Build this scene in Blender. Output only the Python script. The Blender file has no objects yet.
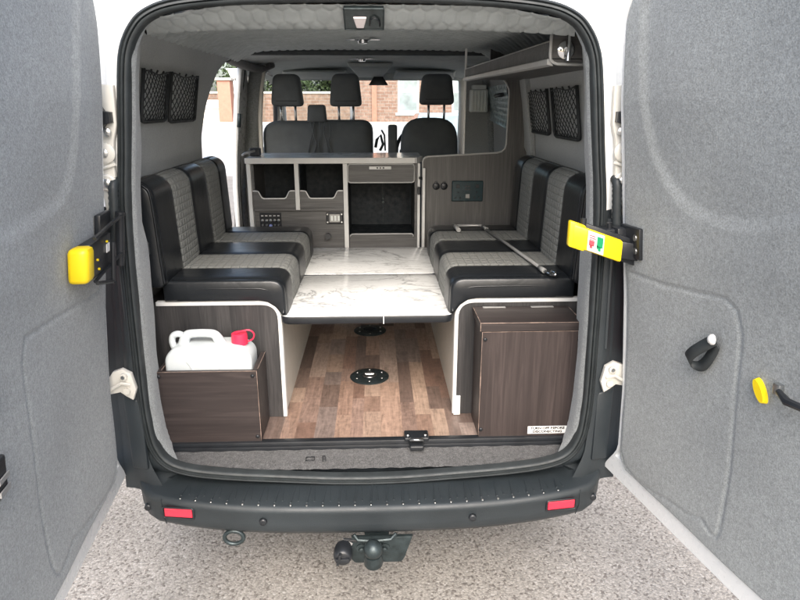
import bpy, bmesh, math, random
from mathutils import Vector, Matrix
R = math.radians
random.seed(7)
sc = bpy.context.scene
col = sc.collection

# ------------------------------------------------------------------ materials
def nmat(name):
    m = bpy.data.materials.new(name); m.use_nodes = True
    nt = m.node_tree
    return m, nt, nt.nodes['Principled BSDF']
def ramp(nt, src, stops):
    r = nt.nodes.new('ShaderNodeValToRGB'); e = r.color_ramp.elements
    while len(e) < len(stops): e.new(.5)
    for i, (p, c) in enumerate(stops):
        e[i].position = p; e[i].color = (c[0], c[1], c[2], 1) if hasattr(c, '__len__') else (c, c, c, 1)
    nt.links.new(src, r.inputs[0]); return r.outputs[0]
def coords(nt, kind='Object', scale=(1, 1, 1), rot=(0, 0, 0)):
    t = nt.nodes.new('ShaderNodeTexCoord'); m = nt.nodes.new('ShaderNodeMapping')
    m.inputs['Scale'].default_value = scale; m.inputs['Rotation'].default_value = rot
    nt.links.new(t.outputs[kind], m.inputs[0]); return m.outputs[0]
def noise(nt, vec, scale, detail=3, rough=.5, dist=0):
    n = nt.nodes.new('ShaderNodeTexNoise')
    n.inputs['Scale'].default_value = scale; n.inputs['Detail'].default_value = detail
    n.inputs['Roughness'].default_value = rough; n.inputs['Distortion'].default_value = dist
    nt.links.new(vec, n.inputs['Vector']); return n.outputs['Fac']
def bump(nt, b, h, strength, dist):
    n = nt.nodes.new('ShaderNodeBump'); n.inputs['Strength'].default_value = strength
    n.inputs['Distance'].default_value = dist
    nt.links.new(h, n.inputs['Height']); nt.links.new(n.outputs[0], b.inputs['Normal']); return n
def math_n(nt, op, a, b=None, c=None):
    n = nt.nodes.new('ShaderNodeMath'); n.operation = op
    for i, v in enumerate((a, b, c)):
        if v is None: continue
        if isinstance(v, (int, float)): n.inputs[i].default_value = v
        else: nt.links.new(v, n.inputs[i])
    return n.outputs[0]
def mixc(nt, f, a, b, mode='MIX'):
    n = nt.nodes.new('ShaderNodeMix'); n.data_type = 'RGBA'; n.blend_type = mode
    for s, v in ((0, f), (6, a), (7, b)):
        if isinstance(v, (int, float)): n.inputs[s].default_value = v
        elif isinstance(v, tuple): n.inputs[s].default_value = (*v, 1)
        else: nt.links.new(v, n.inputs[s])
    return n.outputs[2]
def plain(name, c, rough=.5, metal=0, var=.12, vs=18, bs=0, bscale=200, coat=0, spec=.5):
    m, nt, b = nmat(name)
    v = coords(nt); n = noise(nt, v, vs, 4)
    nt.links.new(ramp(nt, n, [(.3, tuple(x*(1-var) for x in c)), (.7, tuple(min(1, x*(1+var)) for x in c))]), b.inputs['Base Color'])
    b.inputs['Roughness'].default_value = rough; b.inputs['Metallic'].default_value = metal
    b.inputs['Specular IOR Level'].default_value = spec
    nt.links.new(ramp(nt, noise(nt, v, vs*2.3, 5), [(.3, max(.02, rough*.8)), (.75, min(1, rough*1.2))]), b.inputs['Roughness'])
    if bs: bump(nt, b, noise(nt, v, bscale, 3), bs, .002)
    if coat: b.inputs['Coat Weight'].default_value = coat; b.inputs['Coat Roughness'].default_value = .05
    return m
def carpet(name, c, lo=.62, hi=1.38, sc_=330):
    m, nt, b = nmat(name); v = coords(nt)
    n1 = noise(nt, v, sc_, 2, .65); n2 = noise(nt, v, sc_*.33, 3, .6); n3 = noise(nt, v, 3.2, 3)
    s = math_n(nt, 'ADD', math_n(nt, 'MULTIPLY', n1, .65), math_n(nt, 'MULTIPLY', n2, .35))
    c1 = ramp(nt, s, [(.34, tuple(x*lo for x in c)), (.5, c), (.66, tuple(x*hi for x in c))])
    c2 = ramp(nt, n3, [(.3, .9), (.7, 1.08)])
    nt.links.new(mixc(nt, 1.0, c1, c2, 'MULTIPLY'), b.inputs['Base Color'])
    b.inputs['Roughness'].default_value = .95; b.inputs['Specular IOR Level'].default_value = .1
    b.inputs['Sheen Weight'].default_value = .25; b.inputs['Sheen Roughness'].default_value = .6
    bump(nt, b, s, .55, .0025); return m
def wood(name, dark, light, grain='Z', scale=1.0, rough=.45, warp=1.2):
    m, nt, b = nmat(name)
    s = {'Z': (70, 70, 3), 'X': (3, 70, 70), 'Y': (70, 3, 70)}[grain]
    v = coords(nt, scale=tuple(q*scale for q in s))
    n = noise(nt, v, 1, 6, .65, warp); n2 = noise(nt, v, .22, 3, .5, .6)
    f = math_n(nt, 'ADD', math_n(nt, 'MULTIPLY', n, .6), math_n(nt, 'MULTIPLY', n2, .4))
    nt.links.new(ramp(nt, f, [(.36, dark), (.5, tuple((p+q)/2*.9 for p, q in zip(dark, light))), (.63, light)]), b.inputs['Base Color'])
    b.inputs['Roughness'].default_value = rough; bump(nt, b, f, .25, .001); return m
def quilt(name, c, su, sv, rough=.6):
    m, nt, b = nmat(name)
    t = nt.nodes.new('ShaderNodeUVMap'); sp = nt.nodes.new('ShaderNodeSeparateXYZ'); nt.links.new(t.outputs[0], sp.inputs[0])
    du = math_n(nt, 'PINGPONG', sp.outputs[0], su/2); dv = math_n(nt, 'PINGPONG', sp.outputs[1], sv/2)
    h = math_n(nt, 'MINIMUM', math_n(nt, 'MULTIPLY', du, 1/(su/2)), math_n(nt, 'MULTIPLY', dv, 1/(sv/2)))
    hh = math_n(nt, 'POWER', h, .45)
    n = noise(nt, coords(nt), 240, 2)
    c1 = ramp(nt, n, [(.35, tuple(x*.8 for x in c)), (.65, tuple(x*1.2 for x in c))])
    seam = ramp(nt, h, [(.0, .78), (.12, 1)])
    nt.links.new(mixc(nt, 1.0, c1, seam, 'MULTIPLY'), b.inputs['Base Color'])
    b.inputs['Roughness'].default_value = rough
    bump(nt, b, hh, .8, .0045); return m

M = {}
M['carpet'] = carpet('felt_carpet', (.245, .262, .262), .66, 1.36, 260)
M['carpet_dark'] = carpet('felt_carpet_dark', (.062, .062, .063), .4, 1.8, 260)
M['wallcarpet'] = carpet('wall_carpet', (.32, .335, .335), .8, 1.2, 400)
M['ceiling'] = plain('ceiling_fabric', (.40, .43, .43), .6, bs=.3, bscale=500, spec=.3)
M['white'] = plain('white_paint', (.80, .81, .80), .3, var=.02, coat=.6)
M['cream'] = plain('primer_cream', (.62, .60, .54), .45, var=.06)
M['rubber'] = plain('rubber', (.026, .031, .033), .55, var=.2, bs=.15, spec=.4)
M['plastic'] = plain('bumper_plastic', (.021, .027, .031), .5, var=.15, vs=6, bs=.35, bscale=500)
M['black'] = plain('black_plastic', (.015, .017, .02), .35, var=.2, bs=.1)
M['matteblack'] = plain('matt_black_inner', (.008, .013, .017), .7, var=.2)
M['vinyl'] = plain('black_vinyl', (.012, .014, .0165), .27, var=.2, vs=9, bs=.35, bscale=260)
def vinyl():
    m, nt, b = nmat('black_vinyl_soft'); v = coords(nt)
    b.inputs['Base Color'].default_value = (.011, .013, .0155, 1)
    nt.links.new(ramp(nt, noise(nt, v, 5, 2), [(.3, .28), (.7, .34)]), b.inputs['Roughness'])
    h = math_n(nt, 'ADD', math_n(nt, 'MULTIPLY', noise(nt, v, 420, 2), .12), math_n(nt, 'MULTIPLY', noise(nt, v, 11, 3, .5, .8), 1.0))
    bump(nt, b, h, .35, .006); return m
M['vinyl'] = vinyl()
M['quiltseat'] = quilt('grey_quilted_vinyl', (.20, .205, .195), .030, .040)
M['quiltback'] = quilt('grey_quilted_vinyl_back', (.20, .205, .195), .026, .030)
M['seatfabric'] = plain('cab_seat_fabric', (.105, .118, .124), .7, var=.12, vs=9, bs=.3, bscale=420)
M['trim'] = plain('grey_edge_trim', (.42, .42, .41), .35, var=.06)
M['brighttrim'] = plain('white_edge_trim', (.68, .68, .66), .35, var=.04)
M['benchwood'] = wood('dark_grey_wood', (.018, .018, .019), (.055, .052, .052), 'Z', 1.3)
M['kitwood'] = wood('grey_wood_horizontal', (.062, .061, .060), (.13, .127, .124), 'X', 1.2)
M['panelwood'] = wood('grey_wood_vertical', (.072, .071, .069), (.138, .134, .129), 'Z', 1.0)
M['boxv'] = wood('brown_wood_vertical', (.022, .0155, .0145), (.055, .041, .038), 'Z', .9)
M['boxh'] = wood('brown_wood_horizontal', (.019, .014, .0135), (.047, .036, .034), 'X', .9)
M['chip'] = plain('worn_board_edge', (.30, .22, .18), .6, var=.4, vs=60)
M['ivory'] = plain('ivory_panel', (.62, .60, .54), .4, var=.03)
M['steel'] = plain('brushed_steel', (.55, .56, .56), .3, 1.0, var=.08)
M['chrome'] = plain('chrome', (.75, .75, .75), .12, 1.0, var=.05)
M['greymetal'] = plain('grey_painted_metal', (.34, .34, .33), .35, .3, var=.05)
M['yellow'] = plain('yellow_plastic', (.85, .62, .01), .35, var=.04)
M['red'] = plain('red_reflector', (.62, .02, .05), .18, var=.08, coat=1)
M['redcap'] = plain('red_cap', (.75, .03, .08), .4, var=.05)
M['label'] = plain('white_label', (.78, .77, .74), .5, var=.03)
M['ink'] = plain('black_ink', (.02, .02, .02), .5)
M['green'] = plain('green_ink', (.0, .25, .09), .5)
M['redink'] = plain('red_ink', (.55, .06, .08), .5)
M['socket'] = plain('blue_black_socket', (.012, .035, .042), .25, var=.1)
M['net'] = plain('net_cord', (.018, .021, .023), .6)
M['jar'] = plain('milky_jar', (.7, .74, .71), .4, var=.04)
M['blind'] = plain('grey_quilted_foil', (.30, .36, .37), .35, .2, var=.1)
M['cast'] = plain('dull_cast_steel', (.035, .047, .050), .38, .5, var=.3, vs=40, bs=.2)
M['lampglass'] = plain('lamp_glass', (.8, .72, .72), .3, var=.02)
M['headliner'] = plain('headliner', (.45, .48, .47), .85, var=.05, bs=.2, bscale=600)

def jerry_mat():
    m, nt, b = nmat('milky_polythene')
    b.inputs['Base Color'].default_value = (.60, .64, .65, 1); b.inputs['Roughness'].default_value = .38
    b.inputs['Subsurface Weight'].default_value = .5; b.inputs['Subsurface Radius'].default_value = (.03, .03, .03)
    bump(nt, b, noise(nt, coords(nt), 60, 3), .15, .002); return m
M['jerry'] = jerry_mat()
def marble():
    m, nt, b = nmat('white_marble_laminate')
    v = coords(nt, scale=(1.4, 2.6, 1), rot=(0, 0, R(24)))
    n = noise(nt, v, 2.2, 8, .6, 1.1); n2 = noise(nt, v, 5.5, 6, .6, 1.5)
    d = math_n(nt, 'ABSOLUTE', math_n(nt, 'SUBTRACT', n, .5)); d2 = math_n(nt, 'ABSOLUTE', math_n(nt, 'SUBTRACT', n2, .5))
    mask = ramp(nt, noise(nt, v, 2.1, 3), [(.40, 0), (.58, 1)])
    v1 = ramp(nt, d, [(0, .40), (.010, .68), (.035, 1)]); v2 = ramp(nt, d2, [(0, .82), (.015, .95), (.04, 1)])
    c1 = mixc(nt, mask, (1, 1, 1), v1); c2 = mixc(nt, 1.0, c1, v2, 'MULTIPLY')
    nt.links.new(mixc(nt, 1.0, (.78, .79, .78), c2, 'MULTIPLY'), b.inputs['Base Color'])
    b.inputs['Roughness'].default_value = .16; b.inputs['Coat Weight'].default_value = .25; return m
M['marble'] = marble()
def plank():
    m, nt, b = nmat('mixed_plank_vinyl')
    a = nt.nodes.new('ShaderNodeAttribute'); a.attribute_name = 'plank'
    tc = nt.nodes.new('ShaderNodeTexCoord'); va = nt.nodes.new('ShaderNodeVectorMath'); va.operation = 'ADD'
    sc3 = nt.nodes.new('ShaderNodeVectorMath'); sc3.operation = 'SCALE'; sc3.inputs['Scale'].default_value = 37.0
    nt.links.new(a.outputs['Color'], sc3.inputs[0]); nt.links.new(tc.outputs['Object'], va.inputs[0]); nt.links.new(sc3.outputs[0], va.inputs[1])
    mp = nt.nodes.new('ShaderNodeMapping'); mp.inputs['Scale'].default_value = (55, 5, 1); nt.links.new(va.outputs[0], mp.inputs[0])
    g = noise(nt, mp.outputs[0], 1, 7, .7, 1.6); g2 = noise(nt, va.outputs[0], 45, 5, .7)
    f = math_n(nt, 'ADD', math_n(nt, 'MULTIPLY', g, .6), math_n(nt, 'MULTIPLY', g2, .4))
    gr = ramp(nt, f, [(.32, .42), (.5, .95), (.66, 1.35)])
    nt.links.new(mixc(nt, 1.0, a.outputs['Color'], gr, 'MULTIPLY'), b.inputs['Base Color'])
    b.inputs['Roughness'].default_value = .42; bump(nt, b, f, .2, .001); return m
M['plank'] = plank()
def tarmac():
    m, nt, b = nmat('chipped_tarmac'); v = coords(nt)
    vo = nt.nodes.new('ShaderNodeTexVoronoi'); vo.inputs['Scale'].default_value = 122
    dn = nt.nodes.new('ShaderNodeMix'); dn.data_type = 'VECTOR'
    nz = nt.nodes.new('ShaderNodeTexNoise'); nz.inputs['Scale'].default_value = 60; nz.inputs['Detail'].default_value = 2
    nt.links.new(v, nz.inputs['Vector']); dn.inputs[0].default_value = .012
    nt.links.new(v, dn.inputs[4]); nt.links.new(nz.outputs['Color'], dn.inputs[5])
    nt.links.new(dn.outputs[1], vo.inputs['Vector'])
    hue = ramp(nt, vo.outputs['Color'], [(.0, (.13, .115, .10)), (.17, (.16, .14, .125)), (.26, (.25, .232, .208)), (.55, (.305, .283, .252)), (.8, (.35, .325, .293)), (1, (.42, .40, .37))])
    gap = ramp(nt, vo.outputs['Distance'], [(.0, 1), (.45, 1), (.75, .78)])
    fine = ramp(nt, noise(nt, v, 320, 3), [(.3, .75), (.7, 1.2)])
    big = ramp(nt, noise(nt, v, 2.2, 4), [(.3, .86), (.7, 1.08)])
    c = mixc(nt, 1.0, hue, gap, 'MULTIPLY'); c = mixc(nt, 1.0, c, fine, 'MULTIPLY'); c = mixc(nt, 1.0, c, big, 'MULTIPLY')
    nt.links.new(c, b.inputs['Base Color']); b.inputs['Roughness'].default_value = .9
    h = math_n(nt, 'SUBTRACT', math_n(nt, 'MULTIPLY', fine, .3), vo.outputs['Distance'])
    bump(nt, b, h, .35, .005); return m
M['tarmac'] = tarmac()
def brick(name, a, c, mort, s=1.0):
    m, nt, b = nmat(name)
    t = nt.nodes.new('ShaderNodeTexCoord'); sp = nt.nodes.new('ShaderNodeSeparateXYZ'); cb = nt.nodes.new('ShaderNodeCombineXYZ')
    nt.links.new(t.outputs['Object'], sp.inputs[0])
    nt.links.new(math_n(nt, 'ADD', sp.outputs[0], sp.outputs[1]), cb.inputs[0]); nt.links.new(sp.outputs[2], cb.inputs[1])
    br = nt.nodes.new('ShaderNodeTexBrick'); br.inputs['Scale'].default_value = s
    br.inputs['Color1'].default_value = (*a, 1); br.inputs['Color2'].default_value = (*c, 1); br.inputs['Mortar'].default_value = (*mort, 1)
    br.inputs['Brick Width'].default_value = .44; br.inputs['Row Height'].default_value = .16; br.inputs['Mortar Size'].default_value = .014
    nt.links.new(cb.outputs[0], br.inputs['Vector'])
    n = ramp(nt, noise(nt, t.outputs['Object'], 6, 4), [(.3, .75), (.7, 1.2)])
    nt.links.new(mixc(nt, 1.0, br.outputs[0], n, 'MULTIPLY'), b.inputs['Base Color']); b.inputs['Roughness'].default_value = .9; return m
M['brick'] = brick('red_brick', (.25, .15, .115), (.32, .215, .17), (.30, .26, .225))
M['brickwall'] = brick('garden_brick', (.20, .13, .095), (.26, .18, .135), (.25, .21, .18))
M['terracotta'] = plain('painted_terracotta', (.42, .21, .15), .8, var=.08, vs=5)
M['stone'] = plain('pale_stone', (.55, .53, .48), .85, var=.15, vs=4)
M['paving'] = plain('pale_paving', (.48, .46, .44), .9, var=.1, vs=3)
M['leaf'] = plain('leaf_green', (.055, .085, .035), .6, var=.5, vs=2.5)
M['bark'] = plain('bark', (.09, .07, .05), .9, var=.3)
M['paleblue'] = plain('pale_blue_paint', (.42, .50, .54), .25, var=.03, coat=1)
M['slate'] = plain('slate', (.10, .10, .11), .7, var=.2, vs=8)
def glass(name, tint=(.9, .95, .94), op=.10):
    m, nt, b = nmat(name)
    tr = nt.nodes.new('ShaderNodeBsdfTransparent'); tr.inputs[0].default_value = (*tint, 1)
    gl = nt.nodes.new('ShaderNodeBsdfGlossy'); gl.inputs['Roughness'].default_value = .02
    mx = nt.nodes.new('ShaderNodeMixShader'); mx.inputs[0].default_value = op
    nt.links.new(tr.outputs[0], mx.inputs[1]); nt.links.new(gl.outputs[0], mx.inputs[2])
    nt.links.new(mx.outputs[0], nt.nodes['Material Output'].inputs['Surface']); return m
M['glass'] = glass('clear_glass'); 
M['darkglass'] = plain('house_window_glass', (.30, .36, .38), .06, var=.3, vs=1.5, coat=1)

# ------------------------------------------------------------------ mesh building
class B:
    def __init__(s): s.bm = bmesh.new(); s.uv = None
    def box(s, x0, x1, y0, y1, z0, z1, m=0, bev=0, seg=2):
        vs = [s.bm.verts.new((x, y, z)) for x in (x0, x1) for y in (y0, y1) for z in (z0, z1)]
        q = [(0, 1, 3, 2), (4, 6, 7, 5), (0, 4, 5, 1), (2, 3, 7, 6), (0, 2, 6, 4), (1, 5, 7, 3)]
        fs = [s.bm.faces.new([vs[i] for i in f]) for f in q]
        for f in fs: f.material_index = m
        if bev:
            s.bm.normal_update(); es = set(e for f in fs for e in f.edges)
            r = bmesh.ops.bevel(s.bm, geom=list(es), offset=bev, segments=seg, affect='EDGES', profile=.5)
            for f in r['faces']: f.material_index = m
        return s
    def hull8(s, pts, m=0, bev=0):
        vs = [s.bm.verts.new(p) for p in pts]   # bottom 4 ccw, top 4 ccw
        q = [(3, 2, 1, 0), (4, 5, 6, 7), (0, 1, 5, 4), (1, 2, 6, 5), (2, 3, 7, 6), (3, 0, 4, 7)]
        fs = [s.bm.faces.new([vs[i] for i in f]) for f in q]
        for f in fs: f.material_index = m
        if bev:
            bmesh.ops.recalc_face_normals(s.bm, faces=fs); s.bm.normal_update()
            r = bmesh.ops.bevel(s.bm, geom=list(set(e for f in fs for e in f.edges)), offset=bev, segments=2, affect='EDGES', profile=.5)
            for f in r['faces']: f.material_index = m
        return s
    def tube(s, pts, r, n=8, m=0, closed=False, caps=True, flat=None):
        pts = [Vector(p) for p in pts]; N = len(pts); rings = []
        rr = r if hasattr(r, '__len__') else [r]*N
        prev = None
        for i, p in enumerate(pts):
            a = pts[i-1] if (i or closed) else p; b = pts[(i+1) % N] if (i < N-1 or closed) else p
            t = (b-a).normalized()
            if prev is None:
                u = t.orthogonal().normalized()
            else:
                u = (prev - t*prev.dot(t))
                u = u.normalized() if u.length > 1e-6 else t.orthogonal().normalized()
            prev = u; w = t.cross(u)
            rings.append([s.bm.verts.new(p+(u*math.cos(2*math.pi*k/n)+w*math.sin(2*math.pi*k/n))*rr[i]) for k in range(n)])
        for i in range(N if closed else N-1):
            A, C = rings[i], rings[(i+1) % N]
            for k in range(n):
                f = s.bm.faces.new((A[k], A[(k+1) % n], C[(k+1) % n], C[k])); f.material_index = m; f.smooth = True
        if caps and not closed:
            for A in (list(reversed(rings[0])), rings[-1]):
                f = s.bm.faces.new(A); f.material_index = m
        return s
    def cyl(s, p0, p1, r, n=20, m=0, r1=None): return s.tube([p0, p1], [r, r if r1 is None else r1], n, m)
    def prism(s, poly, axis, a, b, m=0, bev=0, msides=None):
        def P(u, v, w): return {'x': (w, u, v), 'y': (u, w, v), 'z': (u, v, w)}[axis]
        A = [s.bm.verts.new(P(u, v, a)) for u, v in poly]; C = [s.bm.verts.new(P(u, v, b)) for u, v in poly]; n = len(poly)
        fa = s.bm.faces.new(A); fb = s.bm.faces.new(C[::-1]); fs = [fa, fb]
        for i in range(n):
            f = s.bm.faces.new((A[(i+1) % n], A[i], C[i], C[(i+1) % n])); f.material_index = m if msides is None else msides; fs.append(f)
        fa.material_index = fb.material_index = m
        if bev:
            bmesh.ops.recalc_face_normals(s.bm, faces=fs); s.bm.normal_update(); es = [e for f in (fa, fb) for e in f.edges]
            r = bmesh.ops.bevel(s.bm, geom=list(set(es)), offset=bev, segments=2, affect='EDGES', profile=.5)
            for f in r['faces']: f.material_index = m
        return s
    def lathe(s, prof, c, axis='z', n=28, m=0):
        rings = []
        for r, h in prof:
            rr = []
            for k in range(n):
                a = 2*math.pi*k/n; u, v = r*math.cos(a), r*math.sin(a)
                p = {'z': (u, v, h), 'y': (u, h, v), 'x': (h, u, v)}[axis]
                rr.append(s.bm.verts.new((c[0]+p[0], c[1]+p[1], c[2]+p[2])))
            rings.append(rr)
        for A, C in zip(rings, rings[1:]):
            for k in range(n):
                f = s.bm.faces.new((A[k], A[(k+1) % n], C[(k+1) % n], C[k])); f.material_index = m; f.smooth = True
        for A in (rings[0], rings[-1]):
            f = s.bm.faces.new(A); f.material_index = m
        return s
    def grid(s, P, nu, nv, m=0, smooth=True, closed_u=False, mf=None, uvf=None):
        V = [[s.bm.verts.new(P(i, j)) for j in range(nv)] for i in range(nu)]
        if uvf and s.uv is None: s.uv = s.bm.loops.layers.uv.new('UVMap')
        for i in range(nu if closed_u else nu-1):
            for j in range(nv-1):
                ids = ((i, j), (i+1, j), (i+1, j+1), (i, j+1))
                f = s.bm.faces.new([V[a % nu][b] for a, b in ids])
                f.material_index = mf(i, j) if mf else m; f.smooth = smooth
                if uvf:
                    for l, (a, b) in zip(f.loops, ids): l[s.uv].uv = uvf(a, b)
        return V
    def obj(s, name, mats, parent=None, smooth_angle=None, solid=0, fixn=True):
        if fixn: bmesh.ops.recalc_face_normals(s.bm, faces=s.bm.faces)
        me = bpy.data.meshes.new(name); s.bm.to_mesh(me); s.bm.free()
        for q in (mats if isinstance(mats, (list, tuple)) else [mats]): me.materials.append(M[q] if isinstance(q, str) else q)
        o = bpy.data.objects.new(name, me); col.objects.link(o)
        if solid:
            md = o.modifiers.new('Solidify', 'SOLIDIFY'); md.thickness = solid; md.offset = 0
        if smooth_angle:
            for p in me.polygons: p.use_smooth = True
            try: me.set_sharp_from_angle(angle=R(smooth_angle))
            except Exception: pass
        if parent is not None:
            o.parent = parent
            w = Vector((0, 0, 0)); q = parent
            while q: w += q.location; q = q.parent
            o.location = -w if parent.type == 'EMPTY' else (0, 0, 0)
        return o
def tag(o, label=None, cat=None, group=None, kind=None):
    for k, v in (('label', label), ('category', cat), ('group', group), ('kind', kind)):
        if v: o[k] = v
    return o
def thing(name, loc, label, cat, group=None):
    o = bpy.data.objects.new(name, None); o.empty_display_size = .1; col.objects.link(o); o.location = loc
    return tag(o, label, cat, group)
def rrect(x0, x1, z0, z1, r, n=5, corners=(1, 1, 1, 1)):
    pts = []
    for k, (cx, cz, a0) in enumerate(((x0+r, z0+r, 180), (x1-r, z0+r, 270), (x1-r, z1-r, 0), (x0+r, z1-r, 90))):
        if corners[k]:
            for i in range(n+1): a = R(a0+90*i/n); pts.append((cx+r*math.cos(a), cz+r*math.sin(a)))
        else: pts.append(((x0, z0), (x1, z0), (x1, z1), (x0, z1))[k])
    return pts
def cr(pts, n, closed=False):      # catmull-rom resample
    P = [Vector(p) for p in pts]; N = len(P); out = []
    for i in range(N if closed else N-1):
        p0 = P[i-1] if (i or closed) else P[0]; p1 = P[i]; p2 = P[(i+1) % N]; p3 = P[(i+2) % N] if (i < N-2 or closed) else P[-1]
        for k in range(n):
            t = k/n
            out.append(.5*((2*p1)+(p2-p0)*t+(2*p0-5*p1+4*p2-p3)*t*t+(3*p1-p0-3*p2+p3)*t**3))
    if not closed: out.append(P[-1])
    return out
def lerp(T, z):
    if z <= T[0][0]: return T[0][1]
    for a, b in zip(T, T[1:]):
        if z <= b[0]: return a[1]+(b[1]-a[1])*(z-a[0])/(b[0]-a[0])
    return T[-1][1]
def sst(a, b, x):
    t = max(0, min(1, (x-a)/(b-a))); return t*t*(3-2*t)
def text_mesh(bld_name, s, loc, size, mat, parent, rotx=90, align='CENTER', sx=1.0, rotz=0, ext=.0004):
    cu = bpy.data.curves.new(bld_name, 'FONT'); cu.body = s; cu.size = size; cu.align_x = align; cu.align_y = 'CENTER'; cu.extrude = ext; cu.offset = size*.035
    t = bpy.data.objects.new(bld_name+'_tmp', cu); col.objects.link(t)
    bpy.context.view_layer.update()
    me = bpy.data.meshes.new_from_object(t.evaluated_get(bpy.context.evaluated_depsgraph_get()))
    col.objects.unlink(t); bpy.data.objects.remove(t); bpy.data.curves.remove(cu)
    me.transform(Matrix.Translation(Vector(loc)) @ Matrix.Rotation(R(rotz), 4, 'Z') @ Matrix.Rotation(R(rotx), 4, 'X') @ Matrix.Diagonal((sx, 1, 1, 1)))
    me.materials.clear(); me.materials.append(M[mat])
    o = bpy.data.objects.new(bld_name, me); col.objects.link(o); o.parent = parent
    if parent.type == 'EMPTY': o.location = -parent.location
    return o

FZ = .59      # load floor height
# ================================================================== SETTING
def gz(y): return .8*sst(13, 26, y)
g = B(); ys = [-40, -6, 0, 6, 12, 13, 14.5, 16, 18, 20, 22, 24, 26, 30, 60, 200, 600]; xs = [-500, -60, -10, 0, 10, 60, 500]
g.grid(lambda i, j: (xs[i], ys[j], gz(ys[j])), len(xs), len(ys)); tag(g.obj('ground', 'tarmac'), kind='structure')
g = B(); ys2 = [14, 16, 18, 20, 22, 24, 26, 29]
g.grid(lambda i, j: ((-60, 60)[i], ys2[j], gz(ys2[j])+.01), 2, 8); tag(g.obj('pavement', 'paving'), kind='structure')
g = B(); g.box(-60, 60, 29, 29.15, .7, .93, bev=.02); tag(g.obj('pavement_kerb', 'stone'), kind='structure')

# ================================================================== VAN
van = thing('campervan', (0, 1.5, 0), 'white campervan seen from behind with both rear doors wide open and grey carpet lining', 'van')
OUT = [(0, .507), (.12, .5095), (.25, .518), (.45, .533), (.58, .552), (.655, .585), (.695, .65), (.708, .74), (.710, .85), (.707, 1.0), (.704, 1.14), (.698, 1.29),
       (.690, 1.43), (.672, 1.57), (.648, 1.767), (.633, 1.836), (.606, 1.886), (.568, 1.922), (.50, 1.948), (.38, 1.963), (.20, 1.972), (0, 1.975)]
XC = -.01
half = cr([(x, z, 0) for x, z in OUT], 4)
ring = [(p.x+XC, p.y) for p in half] + [(-p.x+XC, p.y) for p in reversed(half[1:-1])]
NR = len(ring)
def rnorm(i):
    a = Vector(ring[i-1]); b = Vector(ring[(i+1) % NR]); t = (b-a).normalized(); return Vector((-t.y, t.x))  # inward for ccw
HX = [(.4, .795), (.5, .79), (.65, .782), (.85, .775), (1.15, .748), (1.44, .713), (1.7, .681), (1.95, .666)]
def outerpt(i):
    # body outline matched to ring index: project from centre
    x, z = ring[i]; c = Vector((XC, 1.2)); d = Vector((x, z))-c
    best = None
    for k in range(1, 400):
        q = c+d*(1+k*.004)
        lim = lerp(HX, q.y)+.075
        tz = 2.05 - .05*(abs(q.x)/.7)**4
        if abs(q.x) >= lim or q.y >= tz or q.y <= .53: best = q; break
    return best
outer = [outerpt(i) for i in range(NR)]
# painted rear frame
f = B()
rows = [(0.0, .004), (.18, .004), (.38, .012), (.45, .035), (.97, .045), (1.0, .10)]
f.grid(lambda i, j: (ring[i][0]+(outer[i].x-ring[i][0])*rows[j][0], rows[j][1], ring[i][1]+(outer[i].y-ring[i][1])*rows[j][0]), NR, len(rows), closed_u=True, mf=lambda i, j: 1 if ring[i][1] < 1.37 else 0)
# side, roof skins
stations = [.10, .5, 1.0, 1.30, 1.55, 1.80, 2.22, 2.55, 2.85, 3.3]
def skin(i, j):
    p = outer[i]; y = stations[j]; k = 1+.05*sst(.1, .6, y)
    return (p.x*k, y, p.y)
V = f.grid(skin, NR, len(stations), closed_u=True)
dele = []
for fc in f.bm.faces:
    c = fc.calc_center_median()
    if c.x < -.6 and 1.28 < c.y < 2.23 and .60 < c.z < 1.94: dele.append(fc)
    if abs(c.x) > .5 and 2.56 < c.y < 3.25 and 1.40 < c.z < 1.90: dele.append(fc)
    if c.x > .5 and 1.60 < c.y < 2.23 and 1.35 < c.z < 1.85: dele.append(fc)
bmesh.ops.delete(f.bm, geom=list(set(dele)), context='FACES')
body = f.obj('body_shell', ['white', 'plastic'], van, smooth_angle=40)
# bonnet and nose
f = B()
nose = [(3.3, .45, 1.15, .86), (3.6, .42, 1.22, .86), (4.0, .40, 1.16, .85), (4.4, .38, 1.06, .80), (4.6, .40, .85, .68)]
def nosep(i, j):
    y, z0, z1, w = nose[i]; a = j/12*math.pi
    sx = math.copysign(abs(math.cos(a))**.35, math.cos(a)); szz = abs(math.sin(a))**.35
    return (w*sx, y, z0+(z1-z0)*szz)
f.grid(nosep, 5, 13); f.box(-.66, .66, 4.55, 4.62, .40, .80, bev=.02)
f.obj('bonnet', 'white', van, smooth_angle=50)
# wheels
for sx in (-1, 1):
    for wy in (.75, 3.75):
        w = B(); w.lathe([(.16, -.10), (.30, -.105), (.33, -.08), (.33, .08), (.30, .105), (.16, .10)], (sx*.74, wy, .33), 'x', 28)
        wo = w.obj('wheel', 'rubber', van); 
        w = B(); w.lathe([(.0, -.06), (.155, -.095), (.16, .095), (0, .06)], (sx*.74, wy, .33), 'x', 20); w.obj('rim', 'steel', wo)
u = B(); u.box(-.72, .72, .06, 4.2, .38, .55); u.obj('underbody', 'matteblack', van)

# door seal
prof = [(-.003, .006), (-.002, -.010), (.003, -.013), (.007, -.007), (.009, -.013), (.014, -.014), (.016, -.006), (.019, -.013), (.024, -.012), (.027, -.004), (.028, .018)]
s = B()
s.grid(lambda i, j: (ring[i][0]+rnorm(i).x*prof[j][0], prof[j][1], ring[i][1]+rnorm(i).y*prof[j][0]), NR, len(prof), closed_u=True)
s.obj('door_seal', 'rubber', van, smooth_angle=60)

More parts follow.
